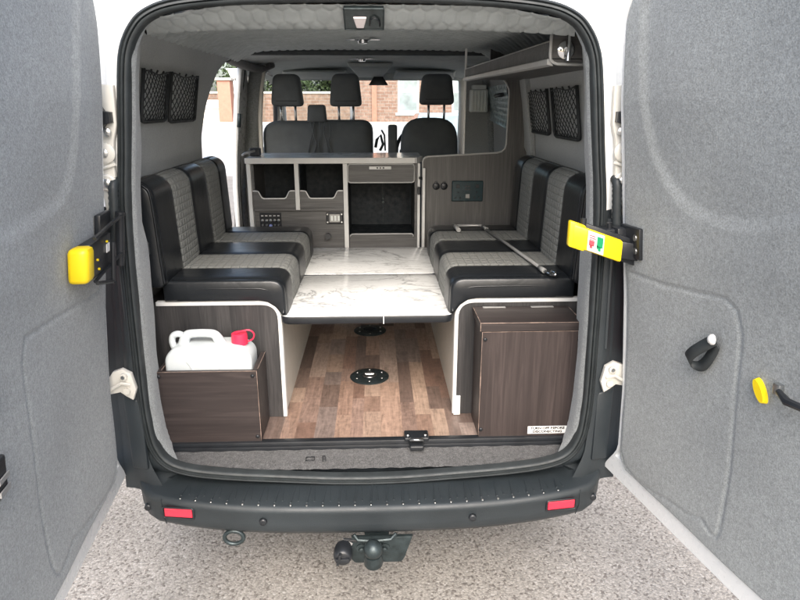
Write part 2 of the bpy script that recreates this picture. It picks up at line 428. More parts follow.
# rear pillar carpet (left, right) : from seal inner edge to the walls
PIL = [(.60, .690), (.75, .700), (.91, .703), (1.08, .695), (1.20, .690), (1.27, .690), (1.34, .700), (1.45, .690), (1.56, .676), (1.70, .664), (1.78, .655), (1.86, .643), (1.92, .615), (1.95, .58)]
def wallx(z): return lerp([(.5, .80), (1.40, .80), (1.55, .792), (1.70, .772), (1.85, .745), (1.95, .70)], z)
def inner_x(z):      # seal inner edge half width at height z
    return lerp([(.56, .60), (.60, .635), (.65, .660), (.75, .672), (1.0, .670), (1.14, .667), (1.29, .662), (1.43, .654), (1.57, .636), (1.767, .612), (1.836, .597), (1.886, .57), (1.93, .52)], z)
for sx, nm in ((-1, 'l'), (1, 'r')):
    c = B(); zs = [.585+i*(1.925-.585)/60 for i in range(61)]
    def pp(i, j):
        z = zs[i]; a = inner_x(z); p = lerp(PIL, z); w = wallx(z)
        cut = 0
        if sx < 0 and 1.20 < z < 1.30: cut = .012*math.sin((z-1.20)/.10*math.pi)
        x = [a+.012, a+.003, (a+p)/2+.004, p-.004, p+.004+cut, p+.03, w-.001][j]; y = [.006, .03, .10, .165, .185, .198, .20][j]
        return (XC+sx*x, y+.003*math.sin(z*23+j), z)
    c.grid(pp, 61, 7); c.obj('pillar_lining', 'carpet', van, fixn=True)

# side walls
WEL = [(.5, 1.32), (1.30, 1.31), (1.42, 1.275), (1.55, 1.27), (1.66, 1.31), (1.75, 1.38), (1.84, 1.49), (1.90, 1.60), (1.96, 1.75)]
c = B(); zs = [.55+i*(1.965-.55)/50 for i in range(51)]
c.grid(lambda i, j: (-wallx(zs[i])-.006*math.sin(j/7*math.pi), .19+(lerp(WEL, zs[i])-.19)*j/7, zs[i]), 51, 8)
c.grid(lambda i, j: (-wallx(zs[i])-[0, .03, .07][j], lerp(WEL, zs[i])+[0, .012, .012][j], zs[i]), 51, 3)
c.obj('side_lining', 'wallcarpet', van)
c = B()
def rw(i, j):
    y = .19+(3.0-.19)*j/24; x = wallx(zs[i])
    if zs[i] > 1.48 and 1.44 < y < 1.6: x -= .012
    return (x, y, zs[i])
c.grid(rw, 51, 25); c.obj('side_lining', 'wallcarpet', van)
c = B(); c.hull8([(.775, 1.30, 1.44), (.80, 1.30, 1.44), (.80, 1.36, 1.44), (.775, 1.36, 1.44), (.715, 1.34, 1.90), (.76, 1.34, 1.90), (.76, 1.40, 1.90), (.715, 1.40, 1.90)], bev=.006)
c.obj('wall_rib', 'wallcarpet', van)

# quilted ceiling
HEXS = .043
def hexd(x, y):
    a = HEXS; r3 = 1.7320508
    def loc(x, y): 
        return (x-a*round(x/a), y-a*r3*round(y/(a*r3)))
    p = loc(x, y); q = loc(x+a/2, y+a*r3/2)
    p = p if p[0]**2+p[1]**2 < q[0]**2+q[1]**2 else q
    px, py = abs(p[0]), abs(p[1])
    return a/2-max(px, px*.5+py*r3/2)
def headpath(t):    # arc -> (y, z drop from aperture top, blend)
    T = [(0, (.018, 1.945)), (.03, (.05, 1.928)), (.055, (.085, 1.905)), (.072, (.112, 1.897)), (.092, (.14, 1.903)), (.125, (.185, 1.93)), (.17, (.25, 1.958)), (.24, (.34, 1.972)), (1.82, (1.86, 1.978))]
    for (a, p), (b, q) in zip(T, T[1:]):
        if t <= b:
            k = (t-a)/(b-a); return p[0]+(q[0]-p[0])*k, p[1]+(q[1]-p[1])*k
    return T[-1][1]
TS = [i*.0048 for i in range(60)] + [.288+i*.0085 for i in range(181)]
XS_N = 300
c = B()
def cp(i, j):
    x = -.745+1.49*i/(XS_N-1); t = TS[j]; y, z = headpath(t)
    e = abs(x)/.745
    z -= (.03*e**4+.035*sst(.75, 1, e))*sst(.10, .26, t) + (.016*e**3)*(1-sst(.1, .26, t)) + .022*sst(.55, 1, e)*(1-sst(.0, .06, t))
    lim = .745 if t > .16 else .585+.16*(t/.16)**3
    x *= lim/.745
    d = hexd(x, t)
    h = (.0075*min(1, d/(.0055 if t < .26 else .009))**.6+.0015*min(1, d/.02))*(.6 if t < .11 else 1)
    z -= h*(.6 if t < .055 else 1); y -= h*(.9 if t < .055 else 0)
    return (x+XC, y, z)
c.grid(cp, XS_N, len(TS)); ceil = c.obj('ceiling_lining', 'ceiling', van, fixn=False)
c = B(); c.box(-.74, .74, 1.80, 1.865, 1.945, 1.985, bev=.012); c.obj('ceiling_seam_strip', 'rubber', van)
c = B()
def cp2(i, j):
    x = -.80+1.60*i/149; y = 1.86+j*.009; d = hexd(x, y); e = abs(x)/.80
    return (x, y, 1.972-.05*e**4-.006*min(1, d/.009)**.6)
c.grid(cp2, 150, 74); c.obj('ceiling_lining', 'ceiling', van, fixn=False)
# cab headliner, visors, tray
c = B(); YS = [2.52, 2.7, 2.9, 3.05, 3.18, 3.28, 3.34]; ZS = [1.978, 1.972, 1.96, 1.945, 1.93, 1.918, 1.90]
c.grid(lambda i, j: (-.78+1.56*i/20, YS[j], ZS[j]-.06*abs(-1+i/10)**4), 21, 7); c.obj('headliner', 'headliner', van)
c = B(); c.box(-.74, .74, 3.28, 3.35, 1.87, 1.93, bev=.015); c.obj('header_rail', 'headliner', van)
for x0, x1 in ((-.66, -.17), (.16, .62)):
    c = B(); c.hull8([(x0+.03, 3.00, 1.915), (x1-.03, 3.00, 1.915), (x1-.01, 3.02, 1.93), (x0+.01, 3.02, 1.93), (x0, 3.22, 1.875), (x1, 3.22, 1.875), (x1, 3.235, 1.89), (x0, 3.235, 1.89)], bev=.005)
    c.obj('sun_visor', 'headliner', van, smooth_angle=40)
c = B(); c.hull8([(-.15, 2.75, 1.935), (.13, 2.75, 1.935), (.15, 2.75, 1.965), (-.17, 2.75, 1.965), (-.10, 3.18, 1.885), (.08, 3.18, 1.885), (.10, 3.18, 1.93), (-.12, 3.18, 1.93)], bev=.01)
c.obj('overhead_console', 'headliner', van, smooth_angle=40)
c = B(); c.hull8([(-.028, 3.14, 1.83), (.122, 3.14, 1.83), (.11, 3.18, 1.83), (-.016, 3.18, 1.83), (.015, 3.14, 1.895), (.079, 3.14, 1.895), (.07, 3.17, 1.90), (.024, 3.17, 1.90)], bev=.006)
c.obj('rear_view_mirror', 'black', van, smooth_angle=40)
# windscreen + A pillars, scuttle
for sx in (-1, 1):
    c = B(); c.tube([(sx*.70, 3.28, 1.93), (sx*.745, 3.55, 1.70), (sx*.79, 3.98, 1.28)], .045, 10); c.obj('windscreen_pillar', 'cream', van)
c = B(); c.grid(lambda i, j: ((-.70-.08*j/6+(1.40+.16*j/6)*i/10), 3.33+.66*j/6+.05*(1-((i-5)/5)**2), 1.90-.62*j/6), 11, 7)
c.obj('windscreen', 'glass', van, fixn=False)
c = B(); c.grid(lambda i, j: (-.80+1.6*i/12, [3.25, 3.30, 3.5, 3.8, 4.02][j], [1.10, 1.22, 1.27+.03*abs(math.sin(i*.6)), 1.27, 1.24][j]), 13, 5)
c.box(-.80, .80, 3.26, 3.34, .6, 1.12)
c.obj('dashboard', 'black', van, smooth_angle=40)
c = B(); cs = Vector((.36, 2.98, 1.36)); 
c.tube([cs+Vector((.185*math.cos(a), -.06*math.sin(a)*-1, .175*math.sin(a))) for a in [2*math.pi*k/36 for k in range(36)]], .014, 8, closed=True)
c.cyl(cs, cs+Vector((0, .28, -.12)), .03); c.box(.20, .52, 2.975, 2.995, 1.345, 1.375, bev=.006)
c.obj('steering_wheel', 'black', van)
# cab door windows & inner panels (both sides) and B pillars
for sx in (-1, 1):
    c = B(); c.grid(lambda i, j: (sx*((.845, .79)[j]), 2.55+.72*i/4, (1.38, 1.90)[j]), 5, 2); c.obj('cab_window', 'glass', van, fixn=False)
    c = B(); c.box(sx*.84-.02, sx*.84+.02, 2.56, 3.35, .60, 1.37, bev=.02); c.obj('cab_door_lining', 'black', van)
    c = B(); c.tube([(sx*.84, 2.60, 1.36), (sx*.79, 2.62, 1.86), (sx*.74, 2.9, 1.915), (sx*.73, 3.25, 1.90), (sx*.80, 3.62, 1.55)], .018, 8); c.obj('window_seal', 'black', van)
    c = B(); c.tube([(sx*.80, 2.48, .6), (sx*.80, 2.48, 1.35), (sx*.765, 2.48, 1.70), (sx*.71, 2.48, 1.945)], .05, 10); c.obj('middle_pillar', 'carpet', van)
c = B()
for yy, w, mi in ((2.23, .017, 0), (2.262, .012, 1), (2.292, .015, 0), (2.325, .014, 1)):
    c.tube([(-.865, yy, .6), (-.862, yy, 1.20), (-.845, yy, 1.45), (-.815, yy, 1.72), (-.775, yy, 1.93)], w, 8, m=mi)
c.obj('door_pillar', ['white', 'rubber'], van)
c = B(); c.tube([(-.705, 2.44, .6), (-.725, 2.44, 1.30), (-.72, 2.45, 1.6), (-.70, 2.46, 1.80), (-.675, 2.46, 1.93)], .014, 8); c.obj('belt_strip', 'cream', van)
c = B(); c.tube(cr([(-.745, 1.70, 1.935), (-.752, 1.95, 1.925), (-.742, 2.2, 1.915), (-.70, 2.42, 1.905), (-.63, 2.52, 1.935)], 6), [.034-.0006*k for k in range(25)], 12)
c.tube([(-.80, 1.55, 1.955), (-.80, 2.35, 1.95)], .03, 8, 1)
c.obj('roof_rail_trim', ['carpet_dark', 'white'], van)
c = B(); c.box(-.86, -.60, 1.32, 2.45, .55, .585, bev=.006); c.obj('door_step', 'black', van)
c = B(); c.tube([(-.81, 2.21, 1.56), (-.80, 2.21, 1.64)], .012, 8); c.obj('striker', 'cast', van)

# floor planks
def floor():
    fb = bmesh.new(); lay = fb.loops.layers.float_color.new('plank')
    pal = [(.33, .225, .17), (.28, .185, .14), (.37, .265, .20), (.20, .125, .095), (.17, .12, .098), (.20, .155, .135), (.255, .175, .14), (.145, .105, .088), (.32, .24, .195), (.26, .20, .17), (.33, .235, .18), (.135, .095, .078), (.38, .275, .21)]
    rnd = random.Random(21)
    xs_ = [-.82]
    known = [-.46, -.392, -.350, -.322, -.272, -.205, -.135, -.080, -.035, .028, .105, .158, .215, .268, .31, .37]
    while xs_[-1] < known[0]-.09: xs_.append(xs_[-1]+rnd.uniform(.05, .09))
    xs_ += known
    while xs_[-1] < .80: xs_.append(xs_[-1]+rnd.uniform(.05, .09))
    last = None
    for k in range(len(xs_)-1):
        y = .145-rnd.uniform(0, .3)
        while y < 2.6:
            L = rnd.choice([.13, .2, .3, .4, .5]); y1 = min(2.6, y+L); y0 = max(.145, y); y = y1
            if y1-y0 < .01: continue
            while True:
                c_ = rnd.choice(pal)
                if c_ != last: break
            last = c_; j = rnd.uniform(.85, 1.12)
            # darker boards occur more often further forward, as the printed vinyl shows
            fc = fb.faces.new([fb.verts.new(p) for p in ((xs_[k], y0, FZ), (xs_[k+1], y0, FZ), (xs_[k+1], y1, FZ), (xs_[k], y1, FZ))])
            for l in fc.loops: l[lay] = (c_[0]*j, c_[1]*j, c_[2]*j, 1)
    me = bpy.data.meshes.new('floor_covering'); fb.to_mesh(me); fb.free(); me.materials.append(M['plank'])
    o = bpy.data.objects.new('floor_covering', me); col.objects.link(o); o.parent = van; o.location = -van.location
floor()
c = B(); c.box(-.80, .80, .15, 2.6, .55, .585); c.obj('floor_board', 'matteblack', van)
# floor edge strip and sill
c = B(); c.box(-.715, .725, .118, .146, .572, .594, bev=.004); c.box(-.70, .71, .108, .120, .566, .582, bev=.002)
c.obj('floor_edge_strip', 'black', van, smooth_angle=40)
c = B()
def sill(i, j):
    u = -1+2*i/60; y = [.02, .03, .055, .085, .108, .118][j]; w = [.50, .62, .655, .675, .69, .70][j]
    z = [.548, .552, .560, .566, .569, .572][j]
    if j < 2: z += .020*abs(u)**6
    return (XC+u*w, y, z+.0015*math.sin(i*1.7+j))
c.grid(sill, 61, 6); c.obj('sill_lining', 'carpet_dark', van)
# sill latch
c = B(); c.box(.108, .192, .112, .168, .590, .604, bev=.004); c.box(.124, .172, .070, .125, .578, .596, bev=.005)
c.tube([(.128, .112, .60), (.128, .085, .612), (.168, .085, .612), (.168, .112, .60)], .006, 8, 1); c.cyl((.12, .13, .60), (.12, .13, .609), .006, 10, 1); c.cyl((.18, .13, .60), (.18, .13, .609), .006, 10, 1)
c.obj('door_latch', ['black', 'steel'], van)
c = B()
c.tube([(x, y, .5665) for x, y in ((-.222, .045), (-.195, .045), (-.195, .066), (-.222, .066))], .0016, 5, closed=True)
c.obj('sill_marking', 'black', van); c = B()
c.tube([(-.165, .038, .5655), (-.168, .068, .569), (-.160, .066, .569), (-.157, .04, .566)], .0016, 5)
c.obj('sill_marking', 'black', van)
# lashing hook by left pillar
c = B(); c.box(-.722, -.700, .178, .192, 1.235, 1.275, bev=.003); c.cyl((-.708, .176, 1.255), (-.708, .182, 1.255), .006, 10, 1); c.obj('seat_bracket', ['black', 'steel'], van)

# ---- rear bumper
def bY(x): return -.122+.080*(abs(x)/.72)**3.2          # front top edge of step
def bZ(x): return .500+.010*(abs(x)/.72)**2
bu = B()
path = []           # outer edge of the step seen from above: point, inward direction, rise, step depth
for i in range(61):
    x = .66*i/60; path.append((Vector((x, bY(x))), 0.0, .17))
arcp = [(.700, bY(.66)+.012), (.727, -.030), (.748, -.004), (.760, .028), (.768, .065), (.774, .11), (.778, .16)]
for k, p in enumerate(arcp): path.append((Vector(p), (k+1)/7, .17-.019*(k+1)))
full = [(Vector((-p.x, p.y)), r_, d_) for p, r_, d_ in reversed(path[1:])]+path
NB = len(full)
def bump_p(i, j):
    p, rise, D = full[i]; a = full[max(0, i-1)][0]; b_ = full[min(NB-1, i+1)][0]; t = (b_-a).normalized(); n = Vector((-t.y, t.x))
    zt = bZ(min(.66, abs(p.x)))+.055*rise**1.3; lo = .025*rise
    rows_ = [(D, .002), (D*.6, .004), (D*.3, .003), (.012, 0), (.002, -.003), (-.003, -.012), (-.004, -.020), (-.001, -.027), (.0, -.06-lo*.3), (.005, -.088-lo), (.018, -.106-lo), (.05, -.114-lo), (.11, -.116-lo)]
    d, dz = rows_[j]; q = p+n*d
    if j < 3: q.x *= 1-.0*rise
    return (q.x, q.y, zt+dz)
bu.grid(bump_p, NB, 13)
for sx in (-1, 1): bu.tube([(sx*.668, bY(.66)-.001, bZ(.66)-.004), (sx*.669, bY(.66)-.003, .45), (sx*.664, bY(.66)+.012, .405)], .0016, 5)
bump_o = bu.obj('bumper', 'plastic', van, smooth_angle=50)
# tread ribs and studs
rb = B()
for k in range(25):
    x = -.60+1.2*k/24; y = bY(x); z = bZ(x)
    rb.hull8([(x-.010, y+.022, z-.001), (x-.004, y+.022, z-.001), (x+.001, -.006, z), (x-.004, -.006, z), (x-.010, y+.022, z+.004), (x-.004, y+.022, z+.004), (x+.001, -.006, z+.006), (x-.004, -.006, z+.006)], 0, .0012)
    rb.hull8([(x+.014, y+.03, z-.001), (x+.018, y+.03, z-.001), (x+.012, -.01, z), (x+.009, -.01, z), (x+.014, y+.03, z+.0035), (x+.018, y+.03, z+.0035), (x+.012, -.01, z+.0045), (x+.009, -.01, z+.0045)], 0, .001)
    rb.cyl((x-.006, y+.010, z-.001), (x-.006, y+.010, z+.003), .0035, 8, 1)
rb.obj('step_tread', ['plastic', 'steel'], bump_o)
for x in (-.612, .603):
    r_ = B(); y = bY(x); z = bZ(x)-.042; w = .045; sl = .10*math.copysign(1, x)*-1
    sl = -.13 if x < 0 else .13
    def q(dx, dz, dy): return (x+dx, y-.006+sl*dx+dy, z+dz)
    r_.hull8([q(-w, -.015, .01), q(w, -.015, .01), q(w, -.015, -.003), q(-w, -.015, -.003), q(-w, .015, .01), q(w, .015, .01), q(w, .015, -.003), q(-w, .015, -.003)], 0, .0025)
    ro = r_.obj('reflector', 'red', bump_o)
    r_ = B(); r_.tube([q(a, b, -.002) for a, b in rrect(-w-.004, w+.004, -.019, .019, .006, 3)], .003, 6, closed=True); r_.obj('reflector_bezel', 'black', ro)
for x in (-.342, .312, -.737, .737):
    c = B(); 
    if abs(x) < .5: y = bY(x)-.004; c.lathe([(.004, -.005), (.010, -.006), (.0125, .004)], (x, y, bZ(x)-.05), 'y', 18)
    else: y = .0; c.lathe([(.004, -.006), (.010, -.006), (.0125, .006)], (math.copysign(.722, x), -.036, .458), 'y', 18)
    c.obj('parking_sensor', 'black', bump_o)
# upright plastic corner trims, dark lamp columns, hinges, cables
for sx in (-1, 1):
    c = B(); N = 30
    def up(i, j):
        z = .49+(1.375-.49)*i/(N-1); a = lerp([(.49, .66), (.6, .70), (.7, .706), (1.4, .703)], z); h = lerp(HX, z)
        return (XC*(1-j/5)+sx*(a+(h+.02-a)*j/5+.0), [.0, -.004, .002, .020, .030, .035][j]-.006, z)
    c.grid(up, N, 6)
    c.tube([(sx*.735, -.004, .64), (sx*.742, -.006, .75), (sx*.738, -.004, .86)], .0035, 6)
    c.tube([(sx*.725, -.006, .97), (sx*.718, -.006, 1.15), (sx*.712, -.006, 1.34)], .006, 6)
    c.hull8([(sx*.712, -.02, .58), (sx*.768, -.004, .58), (sx*.768, .02, .58), (sx*.712, .02, .58), (sx*.712, -.012, .82), (sx*.768, -.004, .84), (sx*.768, .02, .84), (sx*.712, .02, .82)], 0, .008)
    c.obj('corner_trim', 'plastic', van, smooth_angle=45)
    c = B()     # lower hinge
    poly = [(.712, .868), (.722, .918), (.748, .934), (.775, .925), (.80, .89), (.80, .85), (.76, .858), (.745, .845), (.725, .832)]
    c.prism([(sx*x, z) for x, z in poly], 'y', -.030, -.012, 0, .003)
    c.cyl((sx*.742, -.040, .912), (sx*.742, -.028, .912), .011, 14, 0); c.cyl((sx*.742, -.044, .912), (sx*.742, -.038, .912), .006, 10, 1)
    c.cyl((sx*.738, -.040, .865), (sx*.738, -.028, .865), .010, 14, 0); c.tube([(sx*.725, -.034, .885), (sx*.75, -.038, .892), (sx*.785, -.040, .872)], .005, 6)
    c.obj('door_hinge', ['cream', 'steel'], van, smooth_angle=35)
    c = B()     # upper hinge plate
    poly = [(.672, 1.74), (.72, 1.745), (.725, 1.60), (.735, 1.56), (.745, 1.50), (.738, 1.46), (.735, 1.385), (.705, 1.375), (.700, 1.44), (.695, 1.55), (.688, 1.60), (.676, 1.64)]
    c.prism([(sx*x, z) for x, z in poly], 'y', -.014, .004, 0, .004)
    c.lathe([(.028, 0), (.028, -.006), (.022, -.010)], (sx*.715, -.014, 1.565), 'y', 24); c.lathe([(.024, 0), (.024, -.006), (.019, -.010)], (sx*.718, -.014, 1.485), 'y', 24)
    for z, x in ((1.565, .715), (1.485, .718), (1.50, .742), (1.62, .700)):
        c.lathe([(.012, -.008), (.012, -.014), (.006, -.018)], (sx*x, -.014, z), 'y', 12, 1)
    c.tube([(sx*.690, -.016, 1.535), (sx*.705, -.020, 1.530), (sx*.735, -.018, 1.522)], .004, 6)
    c.obj('door_hinge', ['cream', 'steel'], van, smooth_angle=35)
    c = B(); c.prism([(sx*.682, 1.645), (sx*.682, 1.672), (sx*.700, 1.675), (sx*.722, 1.715), (sx*.725, 1.61), (sx*.70, 1.64)], 'y', -.035, -.012, 0, .002); c.obj('buffer_stop', 'black', van)
    c = B(); path = cr([(sx*.735, -.028, 1.350), (sx*.722, -.030, 1.31), (sx*.712, -.030, 1.345), (sx*.706, -.028, 1.42), (sx*.703, -.022, 1.475), (sx*.704, .0, 1.49)], 8)
    path = cr([(sx*.742, -.028, 1.42), (sx*.740, -.030, 1.36), (sx*.728, -.032, 1.325), (sx*.713, -.030, 1.345), (sx*.706, -.028, 1.42), (sx*.703, -.022, 1.475), (sx*.704, .0, 1.49)], 8)
    c.tube(path, [.0125+.0018*(k % 2) for k in range(len(path))], 12); c.obj('cable_boot', 'rubber', van)
    c = B(); c.box(sx*(.835 if sx > 0 else .87)-.03, sx*(.835 if sx > 0 else .87)+.03, -.035, .03, .93, 1.36, bev=.01); c.obj('tail_lamp', 'red', van)

# ---- tow bar
t_ = B()
t_.prism([(-.070, .375), (.125, .375), (.098, .290), (.088, .278), (-.060, .278), (-.072, .292)], 'y', -.105, -.090, 0, .003)
t_.hull8([(-.03, -.09, .30), (.05, -.09, .30), (.05, .4, .30), (-.03, .4, .30), (-.03, -.09, .37), (.05, -.09, .37), (.05, .4, .40), (-.03, .4, .40)], 0, .005)
t_.tube([(-.062, -.115, .395), (-.05, -.120, .378), (.0, -.122, .374), (.055, -.120, .378), (.072, -.115, .395)], .006, 8)
for x in (-.038, .034): t_.lathe([(.018, 0), (.018, -.005), (.010, -.006), (.010, -.016), (.006, -.018)], (x, -.105, .335), 'y', 16)
tow = t_.obj('tow_bar', 'cast', van, smooth_angle=35)
t_ = B(); t_.cyl((-.001, -.10, .335), (-.001, -.165, .345), .020, 16); t_.tube([(-.001, -.160, .325), (-.001, -.165, .345), (-.001, -.168, .362)], [.030, .029, .026], 16)
rr = .030; t_.lathe([(rr*math.sin(a), -rr*math.cos(a)) for a in [R(12+156*k/10) for k in range(11)]], (-.001, -.170, .381), 'z', 20); t_.obj('tow_ball', 'cast', tow, smooth_angle=50)
t_ = B(); t_.lathe([(.010, .03), (.026, .02), (.030, .0), (.030, -.022), (.026, -.034), (.020, -.038)], (-.096, -.13, .345), 'y', 20)
t_.box(-.118, -.074, -.178, -.165, .338, .352, bev=.003); t_.hull8([(-.116, -.18, .33), (-.108, -.18, .33), (-.108, -.16, .33), (-.116, -.16, .33), (-.106, -.18, .368), (-.098, -.18, .368), (-.098, -.16, .368), (-.106, -.16, .368)], 0, .002)
t_.tube([(-.07, -.11, .352), (-.095, -.105, .37), (-.05, -.10, .36)], .006, 8); t_.obj('tow_socket', 'black', tow, smooth_angle=40)
t_ = B(); t_.tube([(-.445+.030*math.cos(a), -.085, .372+.024*math.sin(a)) for a in [2*math.pi*k/20 for k in range(20)]], .007, 8, closed=True); t_.obj('towing_eye', 'cast', van)

# ---- rear doors
def polyd(px, pz, poly, closed=False):
    best = 9
    n = len(poly)
    for i in range(n if closed else n-1):
        ax, az = poly[i]; bx_, bz = poly[(i+1) % n]
        dx, dz = bx_-ax, bz-az; L = dx*dx+dz*dz
        t = max(0, min(1, ((px-ax)*dx+(pz-az)*dz)/L))
        d = math.hypot(px-ax-t*dx, pz-az-t*dz); best = min(best, d)
    return best
def inside(px, pz, poly):
    r = False; n = len(poly)
    for i in range(n):
        x1, z1 = poly[i]; x2, z2 = poly[(i+1) % n]
        if (z1 > pz) != (z2 > pz) and px < (x2-x1)*(pz-z1)/(z2-z1)+x1: r = not r
    return r
def sdf(px, pz, poly): d = polyd(px, pz, poly, True); return d if inside(px, pz, poly) else -d
DW = .80
def door(sx, slope, winp, panp, label):
    hoff = .012 if sx < 0 else .004
    winp = [(p.x, p.y) for p in cr([(a, b, 0) for a, b in winp], 5, True)]
    def base(s_, z): return (sx*(lerp(HX, z)+slope*s_), -.05-s_, z)
    L = math.hypot(slope, 1); nx, ny = sx*-1/L, -slope/L*1    # inward normal (towards opposite door)
    nx, ny = -sx/L, -slope/L
    nx, ny = -sx*1/L, -slope/L
    def P(s_, z, h):
        h -= hoff; b = base(s_, z); return (b[0]+nx*h, b[1]+ny*h, b[2])
    zb, zt = .592, 1.975
    def s_hinge(z):
        e = 0.004
        r = .07
        if z < zb+r: e += r-math.sqrt(max(0, r*r-(zb+r-z)**2))
        r = .10
        if z > zt-r: e += (r-math.sqrt(max(0, r*r-(z-zt+r)**2)))*.8
        return e
    NZ, NS = 290, 170
    d = B()
    def gp(i, j):
        z = zb+(zt-zb)*i/(NZ-1); s0 = s_hinge(z); s1 = DW-.02-max(0, s_hinge(z)-.004)
        s_ = s0+(s1-s0)*j/(NS-1)
        dw = sdf(s_, z, winp); dp = sdf(s_, z, panp)
        h = -.002 + .013*sst(0, .016, min(s_-s0, s1-s_, z-zb+.004, zt-z))
        h -= .007*sst(-.008, .034, dw)
        h -= .0038*math.exp(-(dp/.0055)**2)
        h += .003*math.exp(-((z-1.345-.03*s_)/.055)**2)*sst(.04, .25, s_)       # swelling under the window recess
        h += .0035*math.sin(s_*11+z*5)*math.sin(z*7-s_*4)
        return P(s_, z, h)
    d.grid(gp, NZ, NS)
    # white frame : shell behind
    sh = B(); zB, zT = .535, 2.0
    def hs(z):
        r = .06; e = 0
        if z < zB+r: e += r-math.sqrt(max(0, r*r-(zB+r-z)**2))
        if z > zT-r: e += (r-math.sqrt(max(0, r*r-(z-zT+r)**2)))
        return e
    def hh(z):
        e = hs(z) if z > 1.5 else 0
        return e-.010-.075*(1-sst(.52, .66, z))
    zz = [zB+(zT-zB)*k/60 for k in range(61)]
    ss = lambda z, q: hh(z) if q == 0 else DW-hs(z)
    sh.grid(lambda i, j: P(ss(zz[i], 0)+(ss(zz[i], 1)-ss(zz[i], 0))*[0, 0, .006, .016, .02, .98, .984, .994, 1, 1, .5, 0][j], zz[i], [-.07, -.006, .002, .002, -.055 if .62 < zz[i] < 1.985 else .002, -.055 if .62 < zz[i] < 1.985 else .002, .002, .002, -.006, -.07, -.08, -.07][j]), 61, 12)
    sh.grid(lambda i, j: P(ss(zB, 0)+(ss(zB, 1)-ss(zB, 0))*i, zB, (.002, -.07)[j]), 2, 2)
    fr = sh.obj('rear_door', 'white', van, smooth_angle=40)
    bm_caps = None
    d.obj('door_lining', 'carpet', fr)
    # rubber edge line near hinge
    return fr, P
WR = [(.078, 1.94), (.080, 1.82), (.095, 1.70), (.130, 1.585), (.185, 1.51), (.25, 1.458), (.33, 1.432), (.47, 1.434), (.60, 1.475), (.655, 1.56), (.67, 1.75), (.66, 1.95), (.40, 2.02), (.14, 2.01)]
PR = [(.022, 1.235), (.20, 1.243), (.41, 1.268), (.445, 1.25), (.462, 1.20), (.458, .92), (.450, .675), (.442, .650), (.425, .648), (.385, .665), (.33, .640), (.255, .630), (.19, .612), (.10, .603), (.045, .615), (.020, .66)]
rd, PRf = door(1, .20, WR, PR, '')
WL = [(.125, 1.94), (.175, 1.80), (.205, 1.68), (.235, 1.56), (.28, 1.50), (.34, 1.470), (.50, 1.455), (.62, 1.455), (.665, 1.55), (.68, 1.75), (.66, 1.95), (.40, 2.02), (.16, 2.01)]
PL = [(.03, 1.235), (.09, 1.212), (.30, 1.225), (.54, 1.245), (.558, 1.20), (.545, .95), (.525, .70), (.51, .652), (.485, .632), (.44, .640), (.40, .655), (.34, .638), (.25, .620), (.12, .606), (.05, .615), (.025, .66)]
ld, PLf = door(-1, -.10, WL, PL, '')
def on(P, s_, z, h): return P(s_, z, h)
def dslab(b, P, s0, s1, z0, z1, h0, h1, m=0, bev=0):
    b.hull8([P(s0, z0, h0), P(s1, z0, h0), P(s1, z0, h1), P(s0, z0, h1), P(s0, z1, h0), P(s1, z1, h0), P(s1, z1, h1), P(s0, z1, h1)], m, bev)
# right: check bracket, yellow arm
b = B(); dslab(b, PRf, .015, .105, 1.285, 1.372, .004, .024, 0, .004)
dslab(b, PRf, .0, .045, 1.275, 1.365, .02, .05, 0, .006); dslab(b, PRf, -.03, .03, 1.295, 1.36, .03, .075, 0, .006)
for z in (1.308, 1.345): b.lathe([(.009, 0), (.009, .006), (.004, .008)], PRf(.085, z, .026), 'x', 14, 1)
b.cyl(PRf(.01, 1.27, .055), PRf(.01, 1.375, .055), .008, 12)
b.obj('door_check_bracket', ['black', 'steel'], rd, smooth_angle=35)
b = B()
# arm : a channel running from bracket towards the opening, slightly rising
A0 = Vector((.712, -.115, 1.308)); A1 = Vector((.572, -.115, 1.352))
def armbox(bb, p, q, hz, hy, m, bev=.004):
    d_ = (q-p).normalized(); upv = Vector((0, 0, 1)); 
    c8 = []
    for zz_ in (-hz, hz):
        for a, yy in ((p, -hy), (q, -hy), (q, hy), (p, hy)):
            c8.append((a.x, a.y+yy, a.z+zz_))
    bb.hull8(c8, m, bev)
armbox(b, Vector((.695, -.125, 1.304)), Vector((.553, -.125, 1.353)), .031, .010, 0, .008)
armbox(b, Vector((.590, -.120, 1.3405)), Vector((.543, -.120, 1.3565)), .036, .012, 0, .006)
armbox(b, Vector((.74, -.108, 1.296)), Vector((.585, -.108, 1.348)), .036, .008, 1, .003)
armbox(b, Vector((.745, -.118, 1.300)), Vector((.69, -.118, 1.31)), .024, .014, 1, .004)
b.cyl((.585, -.115, 1.37), (.585, -.115, 1.395), .008, 10, 1)
arm = b.obj('door_check_arm', ['yellow', 'black'], rd, smooth_angle=40)
def slant(b, x0, x1, dz0, dz1, y, m):
    f_ = lambda x: 1.304+(x-.695)*(1.353-1.304)/(.553-.695)
    vs = [b.bm.verts.new((x, y, f_(x)+dz)) for x, dz in ((x0, dz0), (x1, dz0), (x1, dz1), (x0, dz1))]
    fc = b.bm.faces.new(vs); fc.material_index = m
b = B(); slant(b, .594, .640, -.027, .027, -.1362, 0)
for (x0, x1, a, c_, m) in ((.598, .613, -.012, .003, 1), (.600, .608, -.019, -.010, 1), (.598, .616, .008, .011, 1), (.598, .614, .014, .017, 1), (.598, .612, .004, .006, 1),
                          (.620, .637, -.010, .019, 2), (.624, .632, -.020, -.008, 2), (.620, .624, -.015, -.006, 2)):
    slant(b, x0, x1, a, c_, -.1366, m)
b.obj('instruction_sticker', ['label', 'redink', 'green'], arm, fixn=False)
